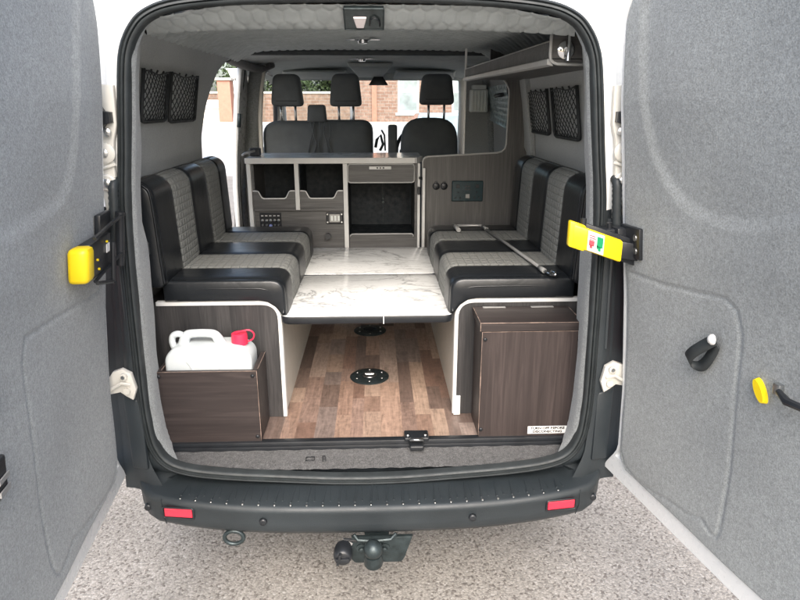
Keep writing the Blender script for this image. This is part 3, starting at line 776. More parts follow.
# left: check folded on its bracket
b = B(); dslab(b, PLf, .03, .12, 1.355, 1.42, .014, .03, 0, .003)
dslab(b, PLf, .11, .27, 1.285, 1.375, .022, .052, 0, .004)
for z in (1.29, 1.395): b.tube([PLf(.25, z-.01, .055), PLf(.10, z, .05), PLf(-.02, z+.005, .05), PLf(-.05, z, .045)], .005, 6)
b.cyl(PLf(.0, 1.26, .045), PLf(.0, 1.41, .045), .012, 12); b.cyl(PLf(.12, 1.24, .06), PLf(.12, 1.35, .06), .006, 8)
b.tube([PLf(.25, 1.275, .06), PLf(.12, 1.245, .06)], .005, 6)
for q in ((.225, 1.305), (.235, 1.33), (.16, 1.36)): b.lathe([(.003, 0), (.003, .004)], PLf(q[0], q[1], .055), 'x', 10, 1)
dslab(b, PLf, .13, .155, 1.33, 1.352, .053, .055, 2)
b.obj('door_check_bracket', ['black', 'yellow', 'label'], ld, smooth_angle=35)
b = B(); dslab(b, PLf, .268, .322, 1.290, 1.375, .014, .062, 0, .012); b.obj('door_check_arm', 'yellow', ld, smooth_angle=50)
# strap loop, release button, pull cord on right door
b = B(); c0 = PRf(.405, 1.163, .024)
Pp = [(.403, 1.168, .030), (.385, 1.150, .040), (.352, 1.118, .046), (.330, 1.092, .040), (.335, 1.078, .030), (.352, 1.080, .022), (.372, 1.10, .022), (.392, 1.135, .022), (.404, 1.160, .024)]
pts = cr([PRf(*q) for q in Pp], 5)
tvec = Vector(PRf(.42, 1.14, 0))-Vector(PRf(.40, 1.16, 0)); tvec.normalize()
b.grid(lambda i, j: tuple(pts[i]+tvec*((-.014, .014)[j])), len(pts), 2); b.obj('strap_loop', 'rubber', rd, solid=.003, fixn=False)
b = B(); b.lathe([(.013, .0), (.013, -.004), (.008, -.010), (.002, -.012)], PRf(.403, 1.170, .033), 'x', 18); b.obj('strap_button', 'brighttrim', rd, smooth_angle=60)
b = B(); ctr = (.535, 1.10)
ring_ = [(ctr[0]+.014*math.cos(a)*1.0+(.022*math.sin(a))*.35, ctr[1]+.026*math.sin(a)-.0*math.cos(a)) for a in [2*math.pi*k/24 for k in range(24)]]
ring_ = [(a+(z-ctr[1])*-.75, z) for a, z in ring_]
lo = [b.bm.verts.new(PRf(a, z, .010)) for a, z in ring_]; hi = [b.bm.verts.new(PRf(ctr[0]+(a-ctr[0])*.85, ctr[1]+(z-ctr[1])*.9, .026)) for a, z in ring_]
for k in range(24): b.bm.faces.new((lo[k], lo[(k+1) % 24], hi[(k+1) % 24], hi[k]))
b.bm.faces.new(hi)
b.obj('release_button', 'yellow', rd, smooth_angle=50)
b = B(); dslab(b, PRf, .572, .590, 1.112, 1.138, .012, .026, 1, .003); b.tube([PRf(.588, 1.125, .026), PRf(.62, 1.118, .036), PRf(.66, 1.122, .036), PRf(.70, 1.125, .03)], [.006, .009, .008, .006], 8)
b.obj('pull_cord', ['black', 'steel'], rd, smooth_angle=40)
b = B(); dslab(b, PLf, .725, .77, 1.20, 1.235, .01, .04, 0, .006); b.obj('door_catch', 'black', ld)
b = B(); dslab(b, PLf, .72, .77, 1.01, 1.09, .01, .04, 0, .006); dslab(b, PLf, .722, .76, 1.02, 1.03, .041, .044, 1); dslab(b, PLf, .722, .76, 1.045, 1.055, .041, .044, 1); b.obj('door_latch', ['black', 'greymetal'], ld)

# ceiling lamps
def LQ(x, k, h): return (x, .014+.072*k-.49*h, 1.937-.043*k-.87*h)     # on the sloping header: k down the slope, h off it
b = B(); b.hull8([LQ(-.060, 1, .006), LQ(.046, 1, .006), LQ(.046, 1, -.004), LQ(-.060, 1, -.004), LQ(-.060, 0, .006), LQ(.046, 0, .006), LQ(.046, 0, -.004), LQ(-.060, 0, -.004)], 0, .002)
b.tube([LQ(x, k, .0065) for x, k in rrect(-.060, .046, .01, .99, .008, 3)], .0018, 6, closed=True)
lp = b.obj('ceiling_lamp', 'cast', ceil)
b = B(); b.tube([LQ(.008, .75, .008), LQ(.010, .45, .010), LQ(.022, .35, .011), LQ(.034, .55, .010), LQ(.036, .80, .008)], .0022, 6); b.obj('lamp_switch', 'black', lp)
b = B(); b.hull8([LQ(-.028, .85, .012), LQ(-.008, .85, .012), LQ(-.008, .85, .006), LQ(-.028, .85, .006), LQ(-.036, .35, .012), LQ(.000, .35, .012), LQ(.000, .35, .006), LQ(-.036, .35, .006)], 0, .002); b.obj('lamp_glass', 'lampglass', lp)
for x, y in ((-.03, 1.13), (-.055, 2.30)):
    b = B(); b.lathe([(.036, 1.968), (.036, 1.957), (.022, 1.953), (.020, 1.944), (.002, 1.942)], (x, y, 0), 'z', 24); b.box(x-.075, x+.075, y-.01, y+.01, 1.956, 1.962, bev=.002)
    b.obj('ceiling_lamp', 'chrome', ceil, smooth_angle=40)

# ================================================================== BENCHES
STR = [.300, .485, .712, .948, 1.170, 1.325]
def sweep(prof, Ys, mats, name, parent, quiltmat, flip, endround=.018):
    """prof: closed list of (x,z). strips alternate vinyl / quilt with pinched seams"""
    N = len(prof); cx = sum(p[0] for p in prof)/N; cz = sum(p[1] for p in prof)/N
    arc = [0]
    for k in range(N): arc.append(arc[-1]+math.dist(prof[k], prof[(k+1) % N]))
    st = []
    def off(d):
        out = []
        for k in range(N):
            a = Vector(prof[k-1]); b = Vector(prof[(k+1) % N]); t = (b-a).normalized(); n = Vector((-t.y, t.x))
            out.append((prof[k][0]+n.x*d, prof[k][1]+n.y*d))
        return out
    area = sum(prof[k][0]*prof[(k+1) % N][1]-prof[(k+1) % N][0]*prof[k][1] for k in range(N)); sg = 1 if area > 0 else -1
    y0, y1 = Ys[0], Ys[-1]
    rings = []
    for d, y in ((.009, y0), (.004, y0+.003), (.001, y0+.008), (-.0, y0+.016)): rings.append((d, y, 0))
    rings.append((.0035, y0+.018, 0)); rings.append((-.001, y0+.024, 0))
    for k in range(len(Ys)-1):
        a, b_ = Ys[k], Ys[k+1]
        if k: rings.append((.004, a, k))
        for t in (.05, .15, .35, .65, .85, .95):
            yy = a+(b_-a)*t
            if k == 0 and yy < y0+.03: continue
            if k == len(Ys)-2 and yy > y1-.03: continue
            rings.append((-.0022*math.sin(t*math.pi)**.5, yy, k))
    kk = len(Ys)-2
    for d, y in ((-.0, y1-.016), (.001, y1-.008), (.004, y1-.003), (.009, y1)): rings.append((d, y, kk))
    bb = B(); cache = [off(sg*d) for d, y, k in rings]
    def gp(i, j): 
        jj = j % N; return (cache[i][jj][0], rings[i][1], cache[i][jj][1])
    V = bb.grid(gp, len(rings), N+1, mf=lambda i, j: 1 if rings[i+1][2] % 2 == 1 and rings[i][2] >= 1 or (rings[i+1][2] % 2 == 1 and rings[i][2] == rings[i+1][2]) else 0, uvf=lambda i, j: (arc[j], rings[i][1]))
    bmesh.ops.remove_doubles(bb.bm, verts=bb.bm.verts, dist=1e-5)
    be = [e for e in bb.bm.edges if e.is_boundary]
    r = bmesh.ops.holes_fill(bb.bm, edges=be, sides=0)
    bmesh.ops.triangulate(bb.bm, faces=r['faces'])
    return bb.obj(name, ['vinyl', quiltmat], parent)
def roundp(pts, n=5):
    """pts: (x,z,r) polygon with rounded corners"""
    out = []; N = len(pts)
    for k in range(N):
        p = Vector(pts[k][:2]); r = pts[k][2]; a = (Vector(pts[k-1][:2])-p).normalized(); b = (Vector(pts[(k+1) % N][:2])-p).normalized()
        if r <= 0: out.append(tuple(p)); continue
        q0 = p+a*r; q1 = p+b*r
        for i in range(n+1):
            t = i/n; q = q0*(1-t)**2+p*2*t*(1-t)+q1*t*t; out.append((q.x, q.y))
    return out
def densify(p, L=.02):
    out = []
    for k in range(len(p)):
        a = Vector(p[k]); b = Vector(p[(k+1) % len(p)]); n = max(1, int((b-a).length/L))
        for i in range(n): q = a+(b-a)*i/n; out.append((q.x, q.y))
    return out
def bench(sx, xi, label):
    t = thing('bench_seat', (sx*.55, .8, FZ), label, 'bench seat', 'bench seats facing each other inside the van')
    x = lambda v: sx*v
    b = B()
    poly = roundp([(x(.80), FZ+.001, 0), (x(xi), FZ+.001, 0), (x(xi), 1.032, .065), (x(.80), 1.032, 0)], 8)
    b.prism(poly, 'y', .310, .330, 0)
    b.box(min(x(xi+.001), x(xi+.018)), max(x(xi+.001), x(xi+.018)), .3305, 1.33, FZ+.001, .975, 1)
    b.box(min(x(xi+.02), x(.79)), max(x(xi+.02), x(.79)), .34, 1.33, .98, 1.028, 0)
    base = b.obj('base', ['benchwood', 'ivory'], t)
    # edging: flat strip along inner edge, round the corner, along the top
    b = B(); path = [(x(xi), FZ+.003)]+roundp([(x(xi), FZ+.003, 0), (x(xi), 1.032, .065), (x(.745), 1.032, 0)], 8)[1:]
    cen = Vector((x(.6), .8))
    def nrm(k):
        a = Vector(path[max(0, k-1)]); c_ = Vector(path[min(len(path)-1, k+1)]); tt = (c_-a).normalized(); n = Vector((-tt.y, tt.x))
        return n if n.dot(Vector(path[k])-cen) > 0 else -n
    pr = [(-.007, .3075), (.0045, .3065), (.006, .309), (.006, .331), (-.0005, .332)]
    b.grid(lambda i, j: (path[i][0]+nrm(i).x*pr[j][0], pr[j][1], path[i][1]+nrm(i).y*pr[j][0]), len(path), 5)
    b.obj('edging', 'brighttrim', base, smooth_angle=50)
    if sx > 0:
        b = B(); b.box(x(xi)-.002, x(xi)+.022, .298, .306, .592, .668, bev=.001); b.obj('corner_bracket', 'brighttrim', base)
    pr = roundp([(x(.715), 1.0395, .008), (x(xi+.070), 1.0395, 0), (x(xi+.040), 1.034, 0), (x(xi+.014), 1.016, 0), (x(xi-.003), .992, 0), (x(xi-.009), .984, 0), (x(xi-.026), .984, .004), (x(xi-.022), 1.115, .048), (x(.715), 1.115, .02)], 6)
    sweep(densify(pr), STR, None, 'seat_cushion', t, 'quiltseat', False)
    pr = roundp([(x(.785), 1.10, .02), (x(.690), 1.10, .03), (x(.704), 1.448, .055), (x(.785), 1.462, .03)], 7)
    Y2 = [.262]+STR[1:]
    sweep(densify(pr), Y2, None, 'backrest', t, 'quiltback', False)
    b = B()     # piping on the near end of the backrest
    path = [(x(.692), .264, 1.115), (x(.696), .262, 1.20), (x(.705), .262, 1.40), (x(.720), .262, 1.437), (x(.75), .262, 1.452)]
    b.tube(cr(path, 6), .0035, 6); b.obj('piping', 'vinyl', t)
    b = B(); b.tube(cr([(x(.70), .304, 1.085), (x(.45), .301, 1.086), (x(xi+.05), .302, 1.083), (x(xi), .308, 1.062), (x(xi-.018), .33, 1.03)], 6), .003, 6); b.obj('piping', 'vinyl', t)
    return t
bL = bench(-1, .322, 'striped black and grey bench seat on the left in front of the open side door')
bR = bench(1, .300, 'striped black and grey bench seat on the right under the grey metal rod')

# ================================================================== TABLES
def table(y0, y1, label):
    t = thing('marble_table', (-.015, (y0+y1)/2, .96), label, 'table', 'marble table tops bridging the benches')
    b = B(); b.prism(rrect(-.318, .289, y0, y1, .035, 6), 'z', .968, .987, 0, .002); b.obj('top_panel', 'marble', t, smooth_angle=30)
    b = B(); o_ = rrect(-.3205, .2915, y0-.0025, y1+.0025, .036, 6)
    N = len(o_); b.grid(lambda i, j: (-.015+(o_[i][0]+.015)*(1, 1.004, 1.002, .99)[j], (y0+y1)/2+(o_[i][1]-(y0+y1)/2)*(1, 1.006, 1.002, .99)[j], (.9855, .982, .962, .957)[j]), N, 4, closed_u=True)
    b.box(-.30, .27, y0+.01, y1-.01, .958, .967)
    b.obj('edge_band', 'black', t)
    return t
t1 = table(.292, .842, 'near white marble table top between the benches, its black edge above the floor opening')
t2 = table(.864, 1.395, 'far white marble table top between the benches, next to the kitchen unit')
b = B(); b.box(.0405, .0435, .286, .290, .957, .985); b.obj('edge_joint', 'brighttrim', t1)
def puck(x, y, label, hole):
    t = thing('table_leg_socket', (x, y, FZ), label, 'floor socket', 'round table leg sockets in the floor')
    b = B(); b.lathe([(.082, FZ+.001), (.082, FZ+.004), (.076, FZ+.007), (.040, FZ+.009), (.034, FZ+.010), (.030, FZ+.004)] if hole else [(.082, FZ+.001), (.082, FZ+.004), (.076, FZ+.007), (.036, FZ+.009), (.034, FZ+.006), (.030, FZ+.006)], (x, y, 0), 'z', 36)
    b.obj('flange', 'cast', t, smooth_angle=40)
    for k in range(6): a = R(60*k+30); b = B(); b.lathe([(.005, FZ+.006), (.005, FZ+.0095), (.002, FZ+.0105)], (x+.06*math.cos(a), y+.06*math.sin(a), 0), 'z', 10); b.obj('screw', 'steel', t)
    b = B()
    if hole: b.lathe([(.029, FZ+.0105), (.029, FZ+.0108)], (x, y, 0), 'z', 24); b.obj('socket_hole', 'matteblack', t)
    else:
        b.lathe([(.030, FZ+.008), (.028, FZ+.012), (.010, FZ+.014)], (x, y, 0), 'z', 20); b.box(x-.02, x+.02, y-.004, y+.004, FZ+.013, FZ+.018, bev=.002)
        b.obj('socket_cap', 'steel', t)
puck(-.016, .655, 'round steel floor socket with six screws standing clear in front of the table shadow', False)
puck(-.018, 1.225, 'round steel floor socket with an open dark centre, seen just under the table edge', True)

# ================================================================== BOXES
def plate(b, *a, m=0, e=1): b.box(*a, m=m, bev=.0012, seg=1)
t = thing('wooden_box', (-.55, .22, FZ), 'open brown wooden box with horizontal grain holding the white water container', 'box')
b = B(); b.box(-.709, -.380, .130, .146, FZ+.001, .853, bev=.0015, seg=1); b.obj('front_board', 'boxh', t)
b = B(); b.box(-.395, -.3795, .147, .300, FZ+.001, .853, bev=.0015, seg=1); b.obj('side_board', 'boxh', t)
b = B(); b.box(-.7085, -.694, .147, .300, FZ+.001, .853, bev=.0015, seg=1); b.obj('side_board', 'boxh', t)
b = B(); b.box(-.693, -.396, .147, .300, FZ+.001, FZ+.012); b.obj('bottom_board', 'boxh', t)
def edges(parent, segs):
    b = B()
    for p, q in segs:
        n = 14; P0, P1 = Vector(p), Vector(q)
        b.tube([P0+(P1-P0)*k/n for k in range(n+1)], [.0006+.0009*random.random()**2 for k in range(n+1)], 5)
    b.obj('worn_edge', 'chip', parent)
edges(t, [((-.709, .130, .853), (-.380, .130, .853)), ((-.380, .130, .595), (-.380, .130, .853)), ((-.379, .147, .854), (-.379, .30, .854)), ((-.709, .13, .60), (-.709, .13, .853)), ((-.695, .15, .854), (-.695, .29, .854)), ((-.709, .13, .592), (-.380, .13, .592))])
for x, z in ((-.700, .838), (-.394, .836), (-.392, .612)): b = B(); b.lathe([(.0065, 0), (.0065, -.002), (.003, -.004)], (x, .1295, z), 'y', 12); b.obj('screw_cap', 'black', t)
t = thing('storage_box', (.53, .22, FZ), 'lidded brown wooden box with vertical grain and a white warning label', 'box')
bodyb = B(); bodyb.box(.364, .700, .132, .297, FZ+.001, .978, bev=.0015, seg=1); bo = bodyb.obj('body', 'boxv', t)
b = B(); b.box(.357, .694, .128, .305, .980, 1.010, bev=.002, seg=1)
b.obj('lid', 'boxh', t)
edges(t, [((.357, .128, 1.010), (.694, .128, 1.010)), ((.357, .128, 1.010), (.357, .30, 1.010)), ((.364, .131, .978), (.700, .131, .978)), ((.364, .132, .60), (.364, .132, .978)), ((.700, .132, .60), (.700, .132, .978)), ((.357, .128, .982), (.357, .128, 1.01)), ((.694, .128, 1.010), (.694, .29, 1.010))])
for x, z in ((.374, .952), (.688, .948), (.372, .622)): b = B(); b.lathe([(.0065, 0), (.0065, -.002), (.003, -.004)], (x, .1315, z), 'y', 12); b.obj('screw_cap', 'black', t)
for x in (.43, .60): b = B(); b.box(x-.040, x+.040, .286, .300, 1.0105, 1.0125, bev=.0006); b.obj('lid_hinge', 'greymetal', t)
b = B(); b.box(.535, .672, .1300, .1312, .602, .630); lb = b.obj('warning_label', 'label', t)
text_mesh('label_text', 'TURN OFF BEFORE', (.6035, .1294, .6225), .0125, 'ink', lb, sx=1.12)
text_mesh('label_text', 'DISCONECTING', (.6035, .1294, .6095), .0125, 'ink', lb, sx=1.12)

# ================================================================== WATER CONTAINER
t = thing('water_container', (-.55, .22, FZ+.013), 'white plastic water container with moulded handle and red screw cap, standing in the open box', 'jerrycan')
def puffy(b, out, y0, y1, r, m=0):
    N = len(out); ar = sum(out[k][0]*out[(k+1) % N][1]-out[(k+1) % N][0]*out[k][1] for k in range(N)); sg = 1 if ar > 0 else -1
    def off(d):
        res = []
        for k in range(N):
            n = Vector((0, 0))
            for q in (1, 2, 3):
                tt = (Vector(out[(k+q) % N])-Vector(out[k-q])); n += Vector((-tt.y, tt.x)).normalized()
            n.normalize(); res.append((out[k][0]+n.x*d*sg, out[k][1]+n.y*d*sg))
        return res
    lay = [(r*(1-math.sin(R(a))), y0+r*(1-math.cos(R(a)))) for a in (0, 20, 45, 70, 90)]
    lay += [(d, y1-(y-y0)) for d, y in reversed(lay)]
    C = [off(d) for d, y in lay]
    V = b.grid(lambda i, j: (C[j][i][0], lay[j][1], C[j][i][1]), N, len(lay), closed_u=True, m=m)
    b.bm.faces.new([V[i][0] for i in range(N)]); b.bm.faces.new([V[i][-1] for i in range(N)][::-1])
b = B()
puffy(b, densify(roundp([(-.690, .606, .02), (-.402, .606, .02), (-.402, .890, .02), (-.436, .922, .024), (-.660, .922, .026), (-.690, .885, .02)], 6), .008), .165, .279, .014)
b.obj('body', 'jerry', t, fixn=True)
b = B(); b.tube(cr([(-.668, .222, .900), (-.674, .222, .925), (-.669, .222, .946), (-.652, .222, .953), (-.636, .222, .945), (-.632, .222, .92), (-.636, .222, .895)], 6), .011, 12)
b.obj('carry_loop', 'jerry', t)
b = B(); hp = cr([(-.636, .222, .895), (-.634, .222, .925), (-.622, .222, .948), (-.595, .222, .954), (-.555, .222, .954), (-.530, .222, .948), (-.516, .222, .925), (-.506, .222, .900)], 6)
b.tube(hp, [.022-.008*math.sin(math.pi*k/(len(hp)-1)) for k in range(len(hp))], 12)
b.obj('handle', 'jerry', t)
b = B()
for p in ([(-.615, .1665, .875), (-.600, .1655, .85), (-.592, .165, .80), (-.592, .165, .70)], [(-.512, .1665, .880), (-.506, .1655, .85), (-.505, .165, .80), (-.505, .165, .70)]): b.tube(cr(p, 4), .004, 6)
b.obj('moulded_rib', 'jerry', t)
b = B(); prof_ = [(.020, .914), (.027, .915), (.0275, .940), (.026, .952), (.024, .9535), (.002, .954)]
b.lathe(prof_, (-.448, .222, 0), 'z', 36)
cap = b.obj('cap', 'redcap', t, smooth_angle=35)
b = B(); b.tube(cr([(-.462, .215, .953), (-.440, .212, .963), (-.412, .214, .966), (-.398, .218, .952), (-.403, .222, .932), (-.420, .224, .922)], 6), .0028, 8); b.obj('retaining_strap', 'redcap', cap)

# ================================================================== KITCHEN UNIT
KY = 1.50
t = thing('kitchen_unit', (-.20, 1.7, FZ), 'dark wood kitchen unit with marble worktop, open cubbies and a drawer behind the tables', 'kitchen unit')
b = B()
b.box(-.615, -.137, KY+.012, KY+.03, .60, 1.168)                     # lower front
b.box(.222, .235, KY+.004, KY+.34, .60, 1.405); b.box(-.62, -.61, KY+.03, KY+.34, .60, 1.405)
b.box(-.123, .222, KY+.006, KY+.03, .60, 1.030)
b.box(-.61, .222, KY+.335, KY+.345, .60, 1.405, 1)
b.box(-.61, -.14, KY+.03, KY+.33, 1.16, 1.168, 1); b.box(-.123, .222, KY+.03, KY+.33, 1.02, 1.028, 1)
b.box(-.395, -.373, KY+.03, KY+.33, 1.17, 1.405, 1); b.box(-.147, -.124, KY+.03, KY+.33, .60, 1.405, 1)
b.box(-.609, .221, KY+.02, KY+.334, 1.398, 1.404, 1)
kc = b.obj('carcass', ['kitwood', 'matteblack'], t)
b = B(); b.prism([(-.645, KY-.012), (.222, KY-.012), (.262, KY+.085), (.262, KY+.36), (-.645, KY+.36)], 'z', 1.407, 1.432, 0, .002); b.obj('worktop', 'marble', t)
b = B(); b.box(-.644, .222, KY-.018, KY-.012, 1.405, 1.433, bev=.001); b.hull8([(.224, KY-.016, 1.405), (.229, KY-.018, 1.405), (.267, KY+.08, 1.405), (.262, KY+.085, 1.405), (.224, KY-.016, 1.433), (.229, KY-.018, 1.433), (.267, KY+.08, 1.433), (.262, KY+.085, 1.433)]); b.obj('worktop_edging', 'brighttrim', t)
b = B()
for x0, x1, z0 in ((-.640, -.620, .60), (-.398, -.376, 1.166), (-.149, -.126, .60), (.236, .250, .60)):
    b = B(); b.box(x0, x1, KY-.004, KY+.02, z0, 1.404, bev=.002); b.obj('post', 'brighttrim', t)
b = B(); b.box(.258, .272, KY-.06, KY-.045, .60, 1.385, bev=.003); b.box(.262, .270, KY-.05, KY+.0, 1.05, 1.15, bev=.003); b.obj('post', 'brighttrim', t)
b = B(); b.box(-.618, -.15, KY-.001, KY+.012, 1.160, 1.176, bev=.002); b.obj('shelf_edge', 'kitwood', t)
for x0, x1 in ((-.618, -.400), (-.374, -.151)):
    w = x1-x0; top = [(x0, 1.262), (x0+.028, 1.262), (x0+.045, 1.228), (x0+.055, 1.223), (x1-.055, 1.223), (x1-.045, 1.228), (x1-.028, 1.262), (x1, 1.262)]
    b = B(); b.prism([(x0, 1.177)]+top+[(x1, 1.177)], 'y', KY, KY+.012, 0); lp_ = b.obj('cubby_lip', 'kitwood', t)
    b = B(); b.tube([(x, KY+.004, z+.002) for x, z in roundp([(a, c_, .008 if 0 < k < 7 else 0) for k, (a, c_) in enumerate(top)], 3)], .0042, 6); b.obj('edging', 'brighttrim', lp_)
# drawer
b = B(); b.prism(rrect(-.122, .218, 1.308, 1.400, .012), 'y', KY-.006, KY+.012, 0); dr = b.obj('drawer', 'kitwood', t)
b = B(); b.tube([(x, KY-.008, z) for x, z in rrect(-.123, .219, 1.307, 1.401, .014)], .0038, 6, closed=True); b.obj('edging', 'trim', dr)
b = B(); b.box(-.014, .100, KY-.016, KY-.0065, 1.374, 1.390, 0, .003)
for k in range(3): b.lathe([(.0045, 0), (.0045, -.001)], (.028+.016*k, KY-.0165, 1.382), 'y', 10, 1)
b.obj('handle', ['brighttrim', 'black'], dr)
b = B(); b.tube([(-.118, KY+.002, 1.020), (-.118, KY+.0, 1.028), (-.108, KY, 1.036), (.208, KY, 1.036), (.216, KY, 1.028), (.216, KY+.002, 1.020)], .004, 6); b.obj('edging', 'trim', t)
b = B(); b.cyl((.06, KY+.326, 1.155), (.06, KY+.332, 1.155), .006, 10); b.cyl((.06, KY+.326, 1.175), (.06, KY+.332, 1.175), .004, 10); b.box(.0585, .0600, KY+.330, KY+.3345, 1.04, 1.29); b.obj('back_panel_seam', 'cast', t)
# switches
b = B(); b.box(-.590, -.478, KY+.004, KY+.0115, 1.075, 1.152, bev=.003); sp_ = b.obj('switch_panel', 'black', t)
b = B()
for k in range(5):
    x = -.576+.021*k; b.cyl((x, KY-.008, 1.108), (x, KY+.005, 1.114), .0045, 8); b.lathe([(.0075, .004), (.0075, .001)], (x, KY, 1.112), 'y', 12); b.box(x-.006, x+.006, KY+.0025, KY+.004, 1.134, 1.138, 1)
    if k != 2: b.lathe([(.0055, .004), (.0055, -.003)], (x, KY, 1.088), 'y', 10)
b.lathe([(.008, .004), (.008, -.004)], (-.534, KY, 1.085), 'y', 12, 2)
b.obj('toggle_switch', ['steel', 'label', plain('blue_ring', (.25, .3, .6), .3)], sp_)
b = B(); b.box(-.243, -.155, KY+.004, KY+.0115, 1.090, 1.152, bev=.005); mt = b.obj('battery_meter', 'black', t)
b = B(); b.box(-.226, -.172, KY+.002, KY+.0039, 1.100, 1.142, 0, .001)
for k in range(3):
    b.box(-.218+.018*k, -.208+.018*k, KY+.0012, KY+.0019, 1.108, 1.134, 1)
b.obj('meter_screen', ['greymetal', 'jar'], mt)
for x in (-.236, -.162):
    for z in (1.100, 1.142): b = B(); b.lathe([(.004, .004), (.004, .001)], (x, KY, z), 'y', 8); b.obj('screw', 'steel', mt)
b = B(); b.cyl((.248, KY-.01, 1.33), (.256, KY-.03, 1.33), .008, 10); b.obj('catch', 'black', t)
b = B(); b.box(.236, .249, KY-.02, KY-.006, 1.245, 1.285, bev=.003); b.obj('catch', 'black', t)
b = B(); b.box(-.64, -.585, KY+.10, KY+.15, 1.4335, 1.475, bev=.006); b.tube([(-.66, KY+.02, 1.445), (-.645, KY+.0, 1.455), (-.60, KY+.04, 1.465)], .006, 8, 1); b.obj('worktop_clamp', ['black', 'greymetal'], t)
b = B(); b.lathe([(.02, .0), (.014, .03), (.02, .045), (.006, .05)], (-.215, 1.44, .99), 'z', 14); 
b.bm.free()
b = B(); b.lathe([(.016, 0), (.016, .02), (.012, .035), (.003, .04)], (-.235, KY-.03, 1.03), 'y', 14); b.tube([(-.235, KY-.02, 1.03), (-.235, KY+.01, 1.03)], .012, 10); b.obj('gas_tap', 'black', t)

# ================================================================== TALL PARTITION with sockets
t = thing('partition_panel', (.5, 1.5, FZ), 'tall grey wood partition panel with electric sockets behind the right bench', 'partition')
cut = roundp([(.476, 1.452, 0), (.690, 1.452, .045), (.690, 1.80, .06), (.60, 1.835, .04), (.60, 1.955, 0), (.476, 1.955, 0)], 7)
b = B()
full = [(.262, .60), (.80, .60), (.80, 1.45), (.775, 1.70), (.735, 1.90), (.70, 1.955), (.60, 1.955), (.60, 1.885), (.585, 1.855), (.60, 1.835)]
full = [(.262, .60), (.798, .60), (.798, 1.45), (.770, 1.70), (.735, 1.90), (.68, 1.955), (.592, 1.955), (.592, 1.87), (.600, 1.848), (.618, 1.832), (.655, 1.815), (.676, 1.795), (.690, 1.765), (.693, 1.74), (.690, 1.50), (.684, 1.474), (.668, 1.458), (.645, 1.452), (.29, 1.434), (.27, 1.43), (.262, 1.412)]
bb = b.bm; vs0 = [bb.verts.new((x, 1.50, z)) for x, z in full]; es = [bb.edges.new((vs0[k], vs0[(k+1) % len(vs0)])) for k in range(len(vs0))]
bmesh.ops.triangle_fill(bb, edges=es, use_beauty=True)
r = bmesh.ops.extrude_face_region(bb, geom=bb.faces[:]); bmesh.ops.translate(bb, verts=[v for v in r['geom'] if isinstance(v, bmesh.types.BMVert)], vec=(0, .015, 0))
b.obj('panel', 'panelwood', t)
b = B(); path = [(.262, .60)]+[(.262, 1.412), (.266, 1.425), (.275, 1.433), (.29, 1.437)]+[(.645, 1.455)]+[(.668, 1.461), (.684, 1.476), (.690, 1.50), (.693, 1.74), (.690, 1.765), (.676, 1.795), (.655, 1.815), (.618, 1.832), (.600, 1.848), (.592, 1.87)]
b.tube([(x, 1.498, z) for x, z in path], .0048, 8); b.obj('edging', 'trim', t)
b = B(); b.box(.466, .476, 1.496, 1.512, 1.450, 1.955, bev=.002); b.obj('post', 'brighttrim', t)
b = B(); b.box(.415, .578, 1.487, 1.499, 1.208, 1.314, bev=.004); so = b.obj('power_socket', 'socket', t)
b = B()
for x in (.446, .547): b.box(x-.009, x+.009, 1.484, 1.4868, 1.278, 1.296, 0, .001)
for x in (.488, .505):
    for z in (1.270, 1.286): b.box(x-.006, x+.006, 1.485, 1.4868, z-.004, z+.004, 0)
for cx in (.448, .545):
    for dx, dz in ((0, .0), (-.012, -.028), (.012, -.028)): b.box(cx+dx-.004, cx+dx+.004, 1.485, 1.4868, 1.255+dz-.004, 1.255+dz+.004, 2)
b.box(.487, .507, 1.483, 1.4868, 1.226, 1.246, 1)
b.obj('socket_face', ['black', 'greymetal', 'matteblack'], so)
for x in (.333, .374):
    b = B(); b.lathe([(.019, 0), (.019, -.006), (.014, -.009), (.002, -.010)], (x, 1.499, 1.287), 'y', 24); b.box(x-.006, x+.006, 1.482, 1.492, 1.300, 1.312, bev=.002); b.obj('usb_socket', 'black', t, smooth_angle=40)

# driver partition + jar + blind
t = thing('side_screen', (.67, 2.45, FZ), 'dark screen behind the driver seat carrying the white ribbed jar', 'screen')
b = B(); b.box(.595, .80, 2.44, 2.46, .60, 1.93, bev=.003); b.obj('panel', 'wallcarpet', t)
t = thing('plastic_jar', (.68, 2.40, 1.64), 'ribbed translucent white jar hanging behind the right cutout', 'jar')
b = B(); b.prism(rrect(.625, .738, 1.645, 1.785, .012), 'y', 2.37, 2.438, 0, .008)
for k in range(5): b.tube([(.641+.020*k, 2.369, 1.655), (.641+.020*k, 2.369, 1.775)], .0045, 8)
b.obj('body', 'jar', t, smooth_angle=45)
b = B(); b.prism(rrect(.638, .725, 1.786, 1.812, .006), 'y', 2.375, 2.436, 0, .004); b.obj('lid', 'jar', t)
b = B()
def bl(i, j):
    y = 1.80+.72*i/60; z = lerp([(0, 1.555), (1, 1.80)], j/40)+(.045*(y-1.8)/.7*(1-j/40)); x = .772-.03*sst(1.6, 1.85, z)
    u = (i/60*18); v = (j/40*7)
    d = min(abs(((u+v*1) % 2)-1), abs(((u-v*1) % 2)-1))
    return (x-.010*min(1, d/.5)**.6, y, z)
b.grid(bl, 61, 41)
tag(b.obj('window_blind', 'blind', fixn=False), 'grey quilted thermal blind covering the right side window', 'window blind')
b = B(); b.tube([(.735, 1.9, 1.745), (.735, 2.1, 1.742)], .011, 8); wb = b.obj('blind_strap', 'black', bpy.data.objects['window_blind'])

